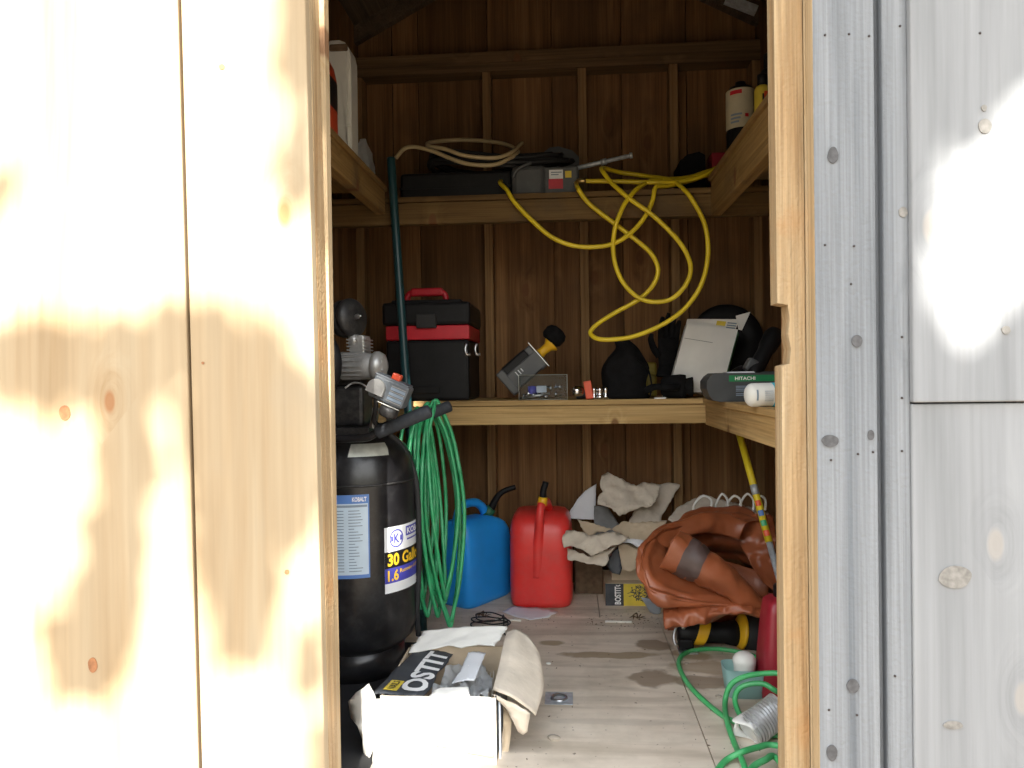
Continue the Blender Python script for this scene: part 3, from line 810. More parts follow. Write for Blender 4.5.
# pressure switch, tilted
c = at(391, 391.5, 2.12); R = RY(24)
def sw(x, y, z): return c + R @ V((x, y, z))
bm = BM(); obox(bm, c, (.108, .07, .066), R, .006); obox(bm, sw(-.004, 0, .034), (.104, .066, .008), R, .003)
ps = part('pressure_switch', bm, 'switch_grey', comp)
bm = BM(); obox(bm, sw(.002, -.008, .046), (.026, .03, .02), R, .004); part('switch_lever', bm, 'red_lever', ps, 'bright red switch lever')
bm = BM()
for k in range(4): obox(bm, sw(.026, -.0362, .020 - k * .0145), (.045, .0015, .0028), R)
part('raised_rule', bm, 'dusty_grey', ps)
bm = BM()
for k in range(3): obox(bm, sw(.026, -.0358, .0128 - k * .0145), (.045, .0012, .008), R)
part('switch_print', bm, 'label_text', ps)
bm = BM(); prism(bm, [(.026 * math.cos(t), .026 * math.sin(t)) for t in [PI * k / 12 for k in range(13)]] + [(-.026, -.018), (.026, -.018)], lambda u, v, d: sw(-.034 + u, -.035 - d, -.002 + v), 0, .016)
bmesh.ops.recalc_face_normals(bm, faces=bm.faces); part('cord_cover', bm, 'dusty_grey', ps)
bm = BM(); lathe(bm, [(0, 0), (.026, 0), (.028, .006), (.028, .03), (0, .03)], sw(.02, -.012, -.066), R @ RX(12), 24)
lathe(bm, [(0, 0), (.024, 0), (.024, .004), (0, .004)], sw(.02, -.012, -.037), R, 24); gz = part('regulator', bm, 'dark_iron', comp)
bm = BM(); b2 = BM(); lathe(b2, [(0, 0), (.5, 0), (.5, .1), (0, .1)], (0, 0, 0), None, 24); merge(bm, b2, Matrix.Translation(sw(.016, -.036, -.038)) @ (R.to_4x4()) @ Matrix.Diagonal((.068, .012, .02, 1))); part('gauge_lens', bm, 'white_plastic', gz)
bm = BM(); tube(bm, [sw(-.03, -.03, -.02), (-.555, 2.12, .86), (-.575, 2.18, .825), (-.56, 2.22, .80)], .0075, 8); part('power_cord', bm, 'black_rubber', comp)
bm = BM(); tube(bm, [sw(.0, 0, -.05), (-.535, 2.2, .84), (-.555, 2.26, .80), (-.60, 2.32, .79)], .009, 8); tube(bm, [(-.60, 2.25, .80), (-.59, 2.25, .84), (-.585, 2.24, .86)], .011, 8)
part('pipe_fitting', bm, 'steel', comp)
bm = BM(); tube(bm, [at(345, 388, 2.28), at(353, 383, 2.28), at(362, 384, 2.26), at(372, 391, 2.24)], .0028, 6); part('unloader_tube', bm, 'cast_alu', comp)
bm = BM(); tube(bm, [(-.60, 2.33, .80), at(389, 434, 2.36), at(402, 447, 2.38), at(412, 466, 2.40), at(417.5, 495, 2.4), at(419, 560, 2.4), at(417, 610, 2.4), (-.5, 2.42, .10)], .0095, 8)
part('drain_hose', bm, 'black_rubber', comp)

# green hose in long loops over the two grips
rnd = random.Random(21); pts = []
nl = 13
for i in range(nl):
    f = (i + .5) / nl
    cx = -.575 + .125 * f + rnd.uniform(-.01, .01); zt = .795 + .43 * (cx + .575) + .022 + rnd.uniform(.0, .012); zb = rnd.uniform(.07, .22)
    ph = math.radians(rnd.uniform(-20, 75)); hw = rnd.uniform(.05, .075); drx = rnd.uniform(.0, .085)
    for k in range(12):
        a = 2 * PI * k / 12; c_, s_ = math.cos(a), math.sin(a)
        z = (zt + zb) / 2 + (zt - zb) / 2 * math.copysign(abs(c_) ** .75, c_)
        dn = (zt - z) / (zt - zb)
        wd = hw * (.55 + .75 * math.sin(PI * min(1, dn * 1.1)) ** .7) * s_
        y = 2.60 + wd * math.cos(ph) * 1.1 - .10 * dn
        x = cx + wd * math.sin(ph) + drx * dn + .010 * (k / 12)
        pts.append(V((x, y, max(z, .02))))
bm = BM(); tube(bm, pts, .0068, 8, 5)
single('air_hose', bm, 'hose_green', 'long green hose hanging in loops from the black compressor handle', 'hose')
# the black cable curled on the floor under it
pts = []
for i in range(26):
    a = i * .75; r = .055 + .012 * math.sin(i * 1.7); pts.append(V((-.30 + r * math.cos(a) * 1.2, 2.80 + r * math.sin(a), .006 + i * .0016)))
pts += [V((-.24, 2.72, .006)), V((-.21, 2.66, .005))]
bm = BM(); tube(bm, pts, .0028, 6, 4)
single('thin_wire', bm, 'black_rubber', 'thin black wire curled on the floor beside the blue can', 'wire')

# ================================================================== FUEL CANS
def can_body(bm, c, u, w, d, secs, n=5):
    """sections (z, scale_w, scale_d, shift_d) of a rounded box; u = direction of its depth"""
    u = V((u[0], u[1], 0)).normalized(); s = V((u.y, -u.x, 0)); rows = []
    for z, a, b_, sh in secs:
        rows.append([c + s * p + u * (q + sh) + V((0, 0, z)) for p, q in srect(w * a, d * b_, n)])
    loft(bm, rows, closed=True)
    bm.verts.ensure_lookup_table()
    m = 40; k0 = len(bm.verts) - m * len(rows)
    bm.faces.new([bm.verts[k0 + i] for i in range(m)][::-1]); bm.faces.new([bm.verts[len(bm.verts) - m + i] for i in range(m)]).smooth = True
    bmesh.ops.recalc_face_normals(bm, faces=bm.faces)
# red can, narrow end towards the door
rc = V((-.113, 3.165, 0))
red = thing('fuel_can', 'large red plastic fuel can with yellow spout collar under the bench', 'fuel can', rc, 'fuel cans under the bench')
bm = BM(); can_body(bm, rc, (0.02, 1), .262, .28, [(0, .88, .88, 0), (.008, .96, .97, 0), (.03, 1, 1, 0), (.25, 1, 1, 0), (.31, .985, .98, 0), (.345, .95, .93, .005), (.366, .89, .84, .012), (.378, .80, .70, .02), (.384, .62, .5, .03), (.386, .3, .3, .03)], 5)
body = part('can_body', bm, 'red_plastic', red)
bm = BM()
A = at(529, 566, 3.02); Tp = at(539, 504, 3.03)
tube(bm, [at(537, 574, 3.068), at(538, 552, 3.052), at(539, 530, 3.035), at(540, 512, 3.03), at(543, 502, 3.06), at(547, 503, 3.12), at(550, 515, 3.2)], [.046, .034, .02, .0175, .019, .018, .018], 14, 6)
part('handle', bm, 'red_plastic', red)
sp0 = at(542, 505, 3.05)
bm = BM(); tube(bm, [sp0, at(543, 497, 3.05)], [.021, .019], 16, 1); part('spout_collar', bm, 'yellow_plastic', red)
bm = BM(); tube(bm, [at(542.8, 499, 3.05), at(543.5, 490, 3.05), at(546, 482, 3.05)], [.015, .0135, .0125], 12, 4); part('spout', bm, 'black_plastic', red)
bm = BM(); prism(bm, [(-.05, 0), (.05, 0), (.05, .004), (-.05, .004)], lambda u, v, d: rc + V((u, -.1385, .12 + v)), 0, .002); part('moulded_rule', bm, 'red_plastic', body)
# blue can, turned
u = V((.537, .843, 0)); bc = V((-.392, 3.165, 0))
blue = thing('fuel_can', 'blue plastic can with long black spout, behind the hanging green hose', 'fuel can', bc, 'fuel cans under the bench')
bm = BM(); can_body(bm, bc, u, .17, .31, [(0, .88, .92, 0), (.008, .96, .98, 0), (.03, 1, 1, 0), (.25, 1, 1, 0), (.29, .97, .97, -.003), (.32, .9, .9, -.012), (.342, .78, .78, -.03), (.355, .6, .6, -.045), (.36, .3, .3, -.05)], 6)
part('can_body', bm, 'blue_plastic', blue)
bm = BM(); hz = .40
tube(bm, [bc - u * .135 + V((0, 0, .27)), bc - u * .13 + V((0, 0, .36)), bc - u * .10 + V((0, 0, .412)), bc - u * .02 + V((0, 0, .418)), bc + u * .035 + V((0, 0, .392)), bc + u * .075 + V((0, 0, .335))], [.02, .019, .0185, .0185, .019, .022], 12, 6)
part('handle', bm, 'blue_plastic', blue)
s0 = bc + u * .06 + V((0, 0, .35)); Ys = s0.y
bm = BM(); tube(bm, [s0, at(492, 508, Ys)], [.026, .022], 14, 1); part('spout_collar', bm, 'green_collar', blue)
bm = BM(); tube(bm, [at(491, 509, Ys), at(496, 499, Ys), at(503, 491.5, Ys), at(515.5, 487, Ys)], [.017, .014, .012, .011], 12, 5); part('spout', bm, 'black_plastic', blue)

# ================================================================== CARTON BY THE DOOR
X0, X1, Y0, Y1, ZT = -.470, -.182, 1.80, 2.135, .165
ct = thing('torn_carton', 'torn open black and white carton of nails on the floor in the doorway', 'carton', ((X0 + X1) / 2, (Y0 + Y1) / 2, 0))
T = .004
bm = BM(); box(bm, X0, X1, Y0, Y0 + T, 0, ZT)
part('front_panel', bm, 'card_front', ct)
bm = BM(); box(bm, X0, X1, Y0 + T, Y1, 0, T); box(bm, X0, X0 + T, Y0 + T, Y1, T, ZT - .002); box(bm, X0 + T, X1 - T, Y1 - T, Y1, T, ZT)
part('carton_body', bm, 'kraft', ct)
bm = BM(); box(bm, X1 - T, X1, Y0 + T, Y1, T, ZT - .004); part('side_panel', bm, 'card_black', ct, 'black printed side panel')
# outer front flap, folded down over the front, sunlit, torn foot
bm = BM(); ol = [(373, 699), (420, 698), (470, 696.5), (491, 697), (493, 730), (494, 757), (470, 753), (452, 748), (436, 745), (433, 762), (424, 768), (373, 768)]
def ff(px, py): p = at(px, py, 1.793 - .0035 * math.sin((py - 697) / 22)); return p
sheet(bm, ol, lambda a, b: ff(a, b), 8, .4, .003, 3); part('front_flap', bm, 'card_white', ct, 'white front flap folded down')
# left flap with the big lettering, lying in over the opening
Fl = [(371, 694, 1.815), (415, 650, 2.125), (453, 654, 2.11), (424, 698, 1.815)]
def quadmap(C, lift=0, dz=None):
    P = [at(*c) for c in C]
    def f(u, v):
        p = P[0].lerp(P[3], u).lerp(P[1].lerp(P[2], u), v); p.z += lift + (dz(u, v) if dz else 0); return p
    return f
lf = quadmap(Fl, 0, lambda u, v: .006 * math.sin(u * 3.1) + nz((u, v, 0), 3, .004))
bm = BM(); sheet(bm, [(0, 0), (0, 1), (1, 1), (1, .75), (.93, .55), (1.0, .3), (.97, 0)], lf, .06, .012, .003, 4)
lp = part('side_flap', bm, 'card_black', ct, 'black flap printed with large white letters')
P = [at(*c) for c in Fl]
bm = BM(); lf2 = lambda u, v: lf(u, v) + V((0, 0, .0022))
text(bm, 'OSTIT', lambda a, b: lf2(.95 - .5 * b, .06 + .90 * a), 1, 1, .035)
bmesh.ops.recalc_face_normals(bm, faces=bm.faces)
for f in bm.faces:
    if f.normal.z < 0: f.normal_flip()
part('lettering', bm, 'lettering_white', lp)
bm = BM(); quad(bm, lambda a, b: lf2(a, b), .18, .44, .05, .25, 4, 4); part('yellow_patch', bm, 'card_yellow', lp)
bm = BM(); text(bm, 'NAILS', lambda a, b: lf(.24 + .14 * (1 - b), .07 + .16 * a) + V((0, 0, .0032)), 1, 1, .02); part('patch_lettering', bm, 'label_black', lp)
# back flap: pale strip folded over the far side
bk = quadmap([(409, 653, 2.10), (424, 631.5, 2.17), (507, 629.5, 2.17), (495, 649, 2.10)], 0, lambda u, v: .010 * math.sin(u * 2.4) + nz((u * 2, v, 4), 3, .004))
bm = BM(); sheet(bm, [(0, 0), (0, 1), (1, 1), (1, 0), (.8, .06), (.62, -.06), (.45, .1), (.2, -.02)], bk, .06, .015, .003, 5); part('back_flap', bm, 'card_white', ct, 'white back flap folded over')
bm = BM(); box(bm, X0 + .01, X1 - .01, Y1 - .012, Y1 - .002, .03, ZT + .008); part('back_panel', bm, 'kraft', ct)
# left outer flap, crumpled, hanging
bm = BM(); lo = [(349, 701), (357, 692), (369, 683.5), (375.6, 697), (376, 715), (375.6, 745), (371, 755), (368, 763), (364.5, 752), (363, 739), (358, 726), (351.6, 717)]
sheet(bm, lo, lambda a, b: at(a, b, 1.86 - (a - 349) * .0018 + crumple((a * .05, b * .05, 2), 1.0, .02)), 5, .6, .003, 6); part('torn_flap', bm, 'card_white', ct, 'crumpled white torn flap at the corner')
# big kraft flap bent out over the right side
def rowp(cs): return [at(*c) for c in cs]
rows = [rowp([(493, 690, 1.835), (499, 664, 1.95), (503, 645, 2.04), (507, 630, 2.14)]),
        rowp([(499, 692, 1.82), (508, 668, 1.93), (512, 648, 2.02), (516, 628, 2.12)]),
        rowp([(512, 697, 1.82), (521, 675, 1.93), (524, 654, 2.02), (525, 633, 2.12)]),
        rowp([(525, 705, 1.83), (532, 683, 1.93), (534, 661, 2.02), (532, 640, 2.10)]),
        rowp([(533, 712, 1.84), (540, 689, 1.94), (541, 668, 2.02), (537, 648, 2.09)]),
        rowp([(536, 716, 1.85), (543, 692, 1.95), (543.5, 675, 2.03), (540, 655, 2.09)])]
cols = list(zip(*rows)); dense = [catmull(c, 5) for c in cols]; dense = [catmull(r, 6) for r in zip(*dense)]
bm = BM(); loft(bm, dense)
for v in bm.verts: v.co += V((0, 0, nz(v.co, 14, .006)))
solid(bm, .0035); part('long_flap', bm, 'kraft_pale', ct, 'long kraft flap bent out to the right')
bm = BM(); ul = [(492, 694), (502, 698), (516, 704), (530, 713), (528.6, 722), (527.5, 731), (523, 734), (518, 731), (514, 722), (509, 712), (500, 702)]
sheet(bm, ul, lambda a, b: at(a, b, 1.825 + (b - 694) * .0006 + crumple((a * .04, b * .04, 7), 1, .012)), 5, .5, .003, 8); part('drooping_flap', bm, 'kraft_pale', ct)
bm = BM(); sheet(bm, [(503, 706), (508, 712), (511.5, 722), (510, 742), (506, 764), (501, 762), (504, 740)], lambda a, b: at(a, b, 1.90 - .0006 * (b - 700)), 6, .4, .003, 9); part('torn_liner', bm, 'kraft', ct)
# what lies in the carton: plastic wrapping and a paper leaflet
wr_ = quadmap([(430, 694, 1.845), (450, 657, 2.07), (496, 657, 2.07), (488, 693, 1.845)], -.008, lambda u, v: -.004 + crumple((u * 2.5, v * 2.5, 1), 1.6, .028))
bm = BM(); sheet(bm, [(0, 0), (0, .8), (.15, 1), (.5, .8), (.7, .95), (1, .6), (1, 0)], wr_, .05, .01, .0008, 10)
single('plastic_wrapper', bm, 'clear_bag', 'crumpled clear plastic wrapping inside the torn carton', 'wrapper')
lfm = quadmap([(446, 688, 1.87), (456, 656, 2.08), (486, 655, 2.08), (484, 686, 1.87)], -.004, lambda u, v: .010 * math.sin(u * 3) + .008 * v)
bm = BM(); sheet(bm, [(.12, .12), (.30, .5), (.42, .95), (1, 1), (.86, .55), (.74, .12)], lfm, .06, .01, .001, 11)
single('paper_leaflet', bm, 'paper_white', 'white folded paper leaflet standing inside the torn carton', 'paper')
bm = BM()
for k in range(5): quad(bm, quadmap([(478 + k * 3.2, 690, 1.86), (481 + k * 3, 660, 2.06), (482 + k * 3, 660, 2.06), (479 + k * 3.2, 690, 1.86)], -.03 - .004 * (k % 2)), 0, 1, 0, 1, 1, 6)
solid(bm, .004); single('nail_strips', bm, 'kraft_grey', 'pale nail strips lying at the right inside the torn carton', 'nails')
bm = BM(); fr = quadmap([(428, 699, 1.808), (437, 689, 1.845), (468, 688, 1.845), (470, 698, 1.808)], .002)
sheet(bm, [(0, 0), (0, .7), (.1, 1), (1, 1), (1, 0)], fr, .08, .01, .002, 12); part('inner_flap', bm, 'card_white', ct)
bm = BM(); box(bm, X1 + .004, X1 + .008, 1.83, 1.846, 0, .15); part('pale_strap', bm, 'paper_blue', ct)

# ================================================================== ON THE BENCH
# black and red tool chest
t = thing('tool_chest', 'black tool chest with red band and red handle on the bench', 'tool chest', (-.50, 3.12, ZB))
zb = [at(430, y, 2.95).z for y in (340, 325.5, 302)]
xa, xb = at(386, 370, 2.95).x, at(469, 370, 2.95).x
bm = BM(); box(bm, xa, xb, 2.95, 3.31, ZB + .0, zb[0], .012)
box(bm, xa + .09, xb - .12, 2.944, 2.952, ZB + .03, ZB + .06, .003); part('bin', bm, 'black_plastic', t)
bm = BM(); box(bm, xa + .002, xb + .004, 2.945, 3.315, zb[0] + .001, zb[1], .004); part('red_band', bm, 'red_tool', t, 'red band under the lid')
bm = BM(); box(bm, xa - .012, xb + .008, 2.938, 3.32, zb[1] + .001, zb[2], .014)
box(bm, xa + .02, xb - .03, 2.97, 3.29, zb[2] - .004, zb[2] + .012, .006); part('lid', bm, 'black_plastic', t)
bm = BM(); x0, x1 = at(416, 315, 2.93).x, at(436, 315, 2.93).x; box(bm, x0, x1, 2.925, 2.946, zb[1] - .012, zb[1] + .045, .004); part('latch', bm, 'black_rubber', t)
p0, p1 = at(407, 290, 3.1), at(446, 288, 3.1); zt = zb[2] + .012
bm = BM(); tube(bm, [V((p0.x, 3.1, zt)), V((p0.x + .004, 3.1, zt + .03)), V((p0.x + .03, 3.1, zt + .045)), V((p1.x - .03, 3.1, zt + .045)), V((p1.x - .004, 3.1, zt + .03)), V((p1.x, 3.1, zt))], .013, 10, 5)
box(bm, p0.x + .018, p1.x - .012, 3.085, 3.115, zt + .028, zt + .062, .008); part('carry_handle', bm, 'red_tool', t, 'red carrying handle')
for px in (467, 477):
    p = at(px, 349, 2.955 if px < 470 else 3.0); bm = BM(); tube(bm, [p + V((0, -.006, .02)), p + V((-.006, -.012, .0)), p + V((.0, -.012, -.022)), p + V((.014, -.006, -.022))], .006, 8, 4); part('steel_hook', bm, 'steel', t)

# leaning pole
bm = BM(); a, b_ = at(391, 158, 2.84), at(393, 190, 2.835); c = at(407, 395, 2.80); d = c + (c - b_) * ((c.z - .0) / (b_.z - c.z))
tube(bm, [a, b_, c, d], .0165, 12, 4); single('pole', bm, 'pole_teal', 'dark teal pole leaning upright in front of the black tool chest', 'pole')

# black battery tool with yellow collar, tipped
t = thing('cordless_tool', 'black cordless tool with an orange-yellow collar lying tilted on the bench', 'power tool', (-.17, 3.05, ZB))
Yt = 3.02; q = [at(507, 395, Yt), at(497, 373, Yt), at(532, 342, Yt), at(548, 362, Yt)]
ax = (at(540, 352, Yt) - at(504, 384, Yt)).normalized(); nr = V((-ax.z, 0, ax.x)); ctr = at(523, 369, Yt); R = Matrix((ax, V((0, 1, 0)), nr)).transposed()
bm = BM(); obox(bm, ctr - nr * .014, (.185, .085, .075), R, .006); obox(bm, ctr - ax * .08 - nr * .003, (.035, .09, .115), R, .006); obox(bm, ctr + ax * .07 - nr * .001, (.03, .08, .11), R, .005)
part('battery_case', bm, 'grey_plastic', t)
bm = BM(); obox(bm, ctr + nr * .034 - ax * .005, (.13, .065, .05), R, .01); part('grip', bm, 'black_plastic', t)
bm = BM()
for k in range(3): obox(bm, ctr + ax * (-.03 + .013 * k) - nr * .002 + V((0, -.0433, 0)), (.004, .001, .024 - .004 * k), R)
part('charge_marks', bm, 'label_white', t)
bm = BM(); obox(bm, ctr + ax * .0875 + V((0, -.02, 0)), (.0025, .08, .125), R); part('steel_plate', bm, 'steel', t)
bm = BM(); lathe(bm, [(0, 0), (.022, 0), (.018, .02), (.020, .045), (.034, .062), (.034, .068), (0, .07)], ctr + ax * .09 - nr * .0, rot_to(ax), 20); part('collar', bm, 'yellow_plastic', t, 'orange-yellow collar')
bm = BM(); lathe(bm, [(0, 0), (.034, 0), (.045, .012), (.047, .04), (.038, .058), (.02, .066), (0, .068)], ctr + ax * .155 + nr * .012, rot_to(ax + nr * .15), 22); part('head', bm, 'cloth_black', t)

# clear organiser with small hardware
p0, p1 = at(519, 399, 2.885), at(567, 375, 2.885)
t = thing('clear_box', 'clear plastic box of small hardware at the bench edge', 'box', ((p0.x + p1.x) / 2, 2.93, ZB))
x0, x1, z1 = p0.x, p1.x, p1.z
bm = BM(); w = .002
box(bm, x0, x1, 2.885, 2.985, ZB + .0005, ZB + .003); box(bm, x0, x0 + w, 2.885, 2.985, ZB + .003, z1); box(bm, x1 - w, x1, 2.885, 2.985, ZB + .003, z1)
box(bm, x0 + w, x1 - w, 2.885, 2.887, ZB + .003, z1); box(bm, x0 + w, x1 - w, 2.983, 2.985, ZB + .003, z1); part('tray', bm, 'clear_plastic', t)
bm = BM()
for a, b_, c, d in ((x0, x1, z1, z1 + .003),): box(bm, a, b_, 2.883, 2.986, c, d)
part('lid', bm, 'clear_plastic', t)
bm = BM()
for xx in (x0, x1): tube(bm, [V((xx, 2.884, ZB + .002)), V((xx, 2.884, z1 + .002))], .0013, 6, 1)
for zz_ in (ZB + .002, z1 + .002): tube(bm, [V((x0, 2.884, zz_)), V((x1, 2.884, zz_))], .0011, 6, 1)
part('moulded_edge', bm, 'sticker_silver', t)
bm = BM(); zs = ZB + .004
q = at(542, 386, 2.91); box(bm, q.x - .022, q.x + .018, 2.90, 2.94, zs + .025, zs + .052, .003); single('plug_packet', bm, 'paper_blue', 'pale blue packet inside the clear hardware box', 'packet')
q = at(532, 386, 2.92); bm = BM(); lathe(bm, [(0, 0), (.016, 0), (.018, .004), (.016, .03), (0, .032)], (q.x, 2.925, zs + .02), None, 16); single('blue_bung', bm, 'label_violet', 'dark blue bung beside the pale packet in the clear hardware box', 'bung')
bm = BM(); tube(bm, [V((x0 + .015, 2.90, zs + .004)), V((x0 + .12, 2.90, zs + .022))], .004, 8, 1); single('drill_bit', bm, 'steel', 'thin steel drill bit slanting across the floor of the clear hardware box', 'drill bit')
rnd = random.Random(8); grid = [(x0 + .02 + .012 * k, 2.925 + .018 * j) for k in range(13) for j in range(3)]; rnd.shuffle(grid)
for i in range(14):
    gx, gy = grid[i]
    d = V((rnd.uniform(-1, 1), rnd.uniform(-.3, .3), rnd.uniform(-.2, .2))).normalized(); c = V((gx, gy, zs + rnd.uniform(.012, .02) + (.03 if i > 8 and gx > x0 + .12 else 0)))
    bm = BM(); lathe(bm, [(0, 0), (.010, .0), (.011, .005), (.0055, .008), (.005, .026), (0, .03)], c, rot_to(d), 8)
    single('screw', bm, 'chrome', 'shiny steel screw among the loose hardware in the clear box', 'screw', 'screws in the clear box')
# chrome fittings and red lever beside it
t = thing('hose_coupling', 'chrome hose coupling with a red lever, beside the clear hardware box', 'coupling', (at(583, 392, 2.9).x, 2.9, ZB))
q = at(578, 391, 2.90); bm = BM(); lathe(bm, [(0, -.02), (.016, -.02), (.021, -.014), (.021, .014), (.016, .02), (0, .02)], q, rot_to((1, .3, 0)), 18); part('coupling_body', bm, 'chrome', t)
q = at(588.5, 390, 2.885); bm = BM(); obox(bm, q, (.03, .012, .07), RY(-9), .003); part('lever', bm, 'orange_red', t)
for i, (px, lab) in enumerate(((594, 'small chrome fitting touching the red lever'), (600, 'larger chrome fitting with a bright knob, right of the red lever'), (606, 'smallest chrome fitting next to the black cloth bag'))):
    r = (.013, .018, .012)[i]; q = at(px, 390, 2.91)
    bm = BM(); lathe(bm, [(0, 0), (r, 0), (r, .012), (r * .8, .016), (r * .8, .03), (r * .95, .034), (r * .9, .045), (0, .05)], V((q.x, 2.91 + .012 * i, ZB)), None, 16); single('chrome_fitting', bm, 'chrome', lab, 'fitting', 'chrome fittings on the bench')
bm = BM(); box(bm, .04, .10, 3.0, 3.08, ZB, ZB + .035, .004); single('small_tray', bm, 'card_dark', 'dark small tray behind the clear hardware box', 'tray')

# black cloth bag, slumped to a peak
t = thing('cloth_bag', 'black cloth bag slumped to a peak at the middle of the bench', 'bag', (at(625, 398, 2.95).x, 2.97, ZB))
bx = at(625, 398, 2.97).x
bm = BM(); rows = []
for i, (z, w, d, sx) in enumerate([(0, .16, .12, .008), (.012, .182, .14, .006), (.06, .178, .14, .004), (.12, .162, .12, .002), (.165, .140, .10, .004), (.20, .098, .07, .002), (.222, .066, .05, -.010), (.234, .044, .03, -.014), (.238, .02, .012, -.014)]):
    rows.append([V((bx + sx + p + nz((p * 11, q * 11, z * 12), 1, .026), 2.975 + q + nz((p * 12, q * 12, z * 11 + 5), 1, .03), ZB + z)) for p, q in srect(w, d, 2.6, 32)])
cols = list(zip(*rows)); rows = list(zip(*[catmull(c, 3) for c in cols]))
loft(bm, rows, closed=True); bm.verts.ensure_lookup_table(); bm.faces.new(bm.verts[-32:]); bm.faces.new(bm.verts[:32][::-1])
part('bag_body', bm, 'cloth_black', t)
bm = BM(); tube(bm, [V((bx + .04, 2.91, ZB + .16)), V((bx + .085, 2.93, ZB + .12)), V((bx + .10, 2.92, ZB + .05)), V((bx + .09, 2.90, ZB + .01))], .006, 8, 5, flat=.4); part('strap', bm, 'cloth_black', t)
# work gloves
def glove(name, label, wrist, ax, nr, L, curl, mat='cloth_black', th=1.0):
    """hand-shaped glove: wrist, palm direction ax, palm normal nr"""
    ax = ax.normalized(); sd = ax.cross(nr).normalized()
    t = thing(name, label, 'glove', (wrist.x, wrist.y, ZB), 'work gloves')
    bm = BM(); rows = []
    for s, w, h in ((0, .062, .034), (.12, .07, .036), (.3, .082, .034), (.5, .092, .03), (.56, .088, .02)):
        rows.append([wrist + ax * (s * L) + sd * p + nr * q for p, q in srect(w, h * th, 2.6, 20)])
    loft(bm, rows, closed=True); bm.verts.ensure_lookup_table(); bm.faces.new(bm.verts[-20:]); bm.faces.new(bm.verts[:20][::-1])
    part('palm', bm, mat, t)
    for k, (o, ln) in enumerate(((-.034, .36), (-.012, .44), (.011, .42), (.033, .33))):
        b0 = wrist + ax * (.52 * L) + sd * o; f = sd * (o * .7)
        p1 = b0 + (ax * .5 + f) * ln * L; p2 = b0 + (ax * .85 + f * 1.5) * ln * L + nr * curl * .5; p3 = b0 + (ax * 1.05 + f * 1.6) * ln * L + nr * curl
        bm = BM(); tube(bm, [b0, p1, p2, p3], [.0125, .0125, .011, .007], 10, 4); part('finger', bm, mat, t)
    b0 = wrist + ax * (.2 * L) - sd * .035
    bm = BM(); tube(bm, [b0, b0 + ax * .12 * L - sd * .025, b0 + ax * .28 * L - sd * .042, b0 + ax * .38 * L - sd * .04], [.015, .0145, .013, .008], 10, 4); part('thumb', bm, mat, t)
    bm = BM(); rows = [[wrist + ax * (s * L) + sd * p + nr * q for p, q in srect(w, w * (.55 if th == 1 else .95), 2.4, 20)] for s, w in ((-.16, .078), (-.15, .08), (0, .066), (.02, .064))]
    loft(bm, rows, closed=True); bm.verts.ensure_lookup_table(); bm.faces.new(bm.verts[-20:]); bm.faces.new(bm.verts[:20][::-1]); part('cuff', bm, mat, t)
    return t
wv = at(672, 376, 3.05)
glove('work_glove', 'black work glove standing with its fingers up against the pale carton', V((wv.x - .018, 3.09, ZB + .12)), V((.10, .05, 1)), V((.3, -1, .05)).normalized(), .23, .012)
wv = at(684, 392, 2.93)
glove('work_glove', 'black work glove lying flat at the foot of the pale carton', V((wv.x + .006, 2.925, ZB + .045)), V((-1, .10, .0)), V((0, 0, 1)), .17, -.02, th=2.7)
bm = BM(); q = at(653, 366, 3.12); box(bm, q.x - .026, q.x + .026, 3.20, 3.25, ZB, q.z + .018, .010); obox(bm, V((q.x + .005, 3.19, q.z - .03)), (.05, .02, .012), RY(14), .004)
single('yellow_tool', bm, 'dull_yellow', 'dull yellow tool body standing between the black bag and the raised glove', 'tool')
bm = BM(); q = at(660, 397, 2.885); box(bm, q.x - .022, q.x + .022, 2.873, 2.90, ZB, ZB + .006, .001); single('paper_tag', bm, 'label_white', 'tiny white tag at the bench edge under the flat black glove', 'tag')

# pale carton standing tilted, green side, open flap
t = thing('pale_carton', 'pale cardboard carton with a green side tilted on the bench', 'carton', (at(708, 395, 3.0).x, 3.0, ZB))
A, B_, C_, D_ = at(672.5, 376, 2.985), at(687, 323.5, 3.02), at(738, 329.5, 3.02), at(722, 390, 2.985)
up = ((B_ - A) + (C_ - D_)).normalized(); rt = (C_ - B_).normalized(); dn_ = rt.cross(up).normalized()
if dn_.y < 0: dn_ = -dn_
def pc(u, v, d): return A.lerp(D_, u).lerp(B_.lerp(C_, u), v) + dn_ * d
low = -.20
bm = BM(); prism(bm, [(0, 0), (.28, low), (1, low * .35), (1, 1), (0, 1)], lambda u, v, d: pc(u, v, d), 0, .055); bmesh.ops.recalc_face_normals(bm, faces=bm.faces)
part('carton_body', bm, 'card_white', t)
bm = BM(); quad(bm, lambda u, v: pc(1.004 + u * .09, v, .0 + u * .055), 0, 1, .16, .97); solid(bm, .001); part('green_side', bm, 'card_green', t, 'green printed side')
bm = BM(); prism(bm, [(.0, 0), (.98, .005), (1.0, .20), (.0, .12)], lambda u, v, d: pc(u, 1.0 + v, d), .03, .033); bmesh.ops.recalc_face_normals(bm, faces=bm.faces); part('lid_panel', bm, 'card_white', t)
bm = BM(); quad(bm, lambda u, v: pc(u, v, .0285), .58, .76, 1.06, 1.14); part('yellow_print', bm, 'card_yellow', t)
bm = BM()
for k in range(3): quad(bm, lambda u, v: pc(u, v, .0283), .79, .97, 1.03 + k * .04, 1.052 + k * .04)
part('small_print', bm, 'label_text', t)
bm = BM(); E = [at(736, 316, 3.05), at(750.5, 312, 3.02), at(742, 330.5, 3.0), at(738.5, 329.5, 3.03)]; f = [bm.verts.new(p) for p in E]; bm.faces.new(f); solid(bm, .002); part('open_flap', bm, 'card_white', t)
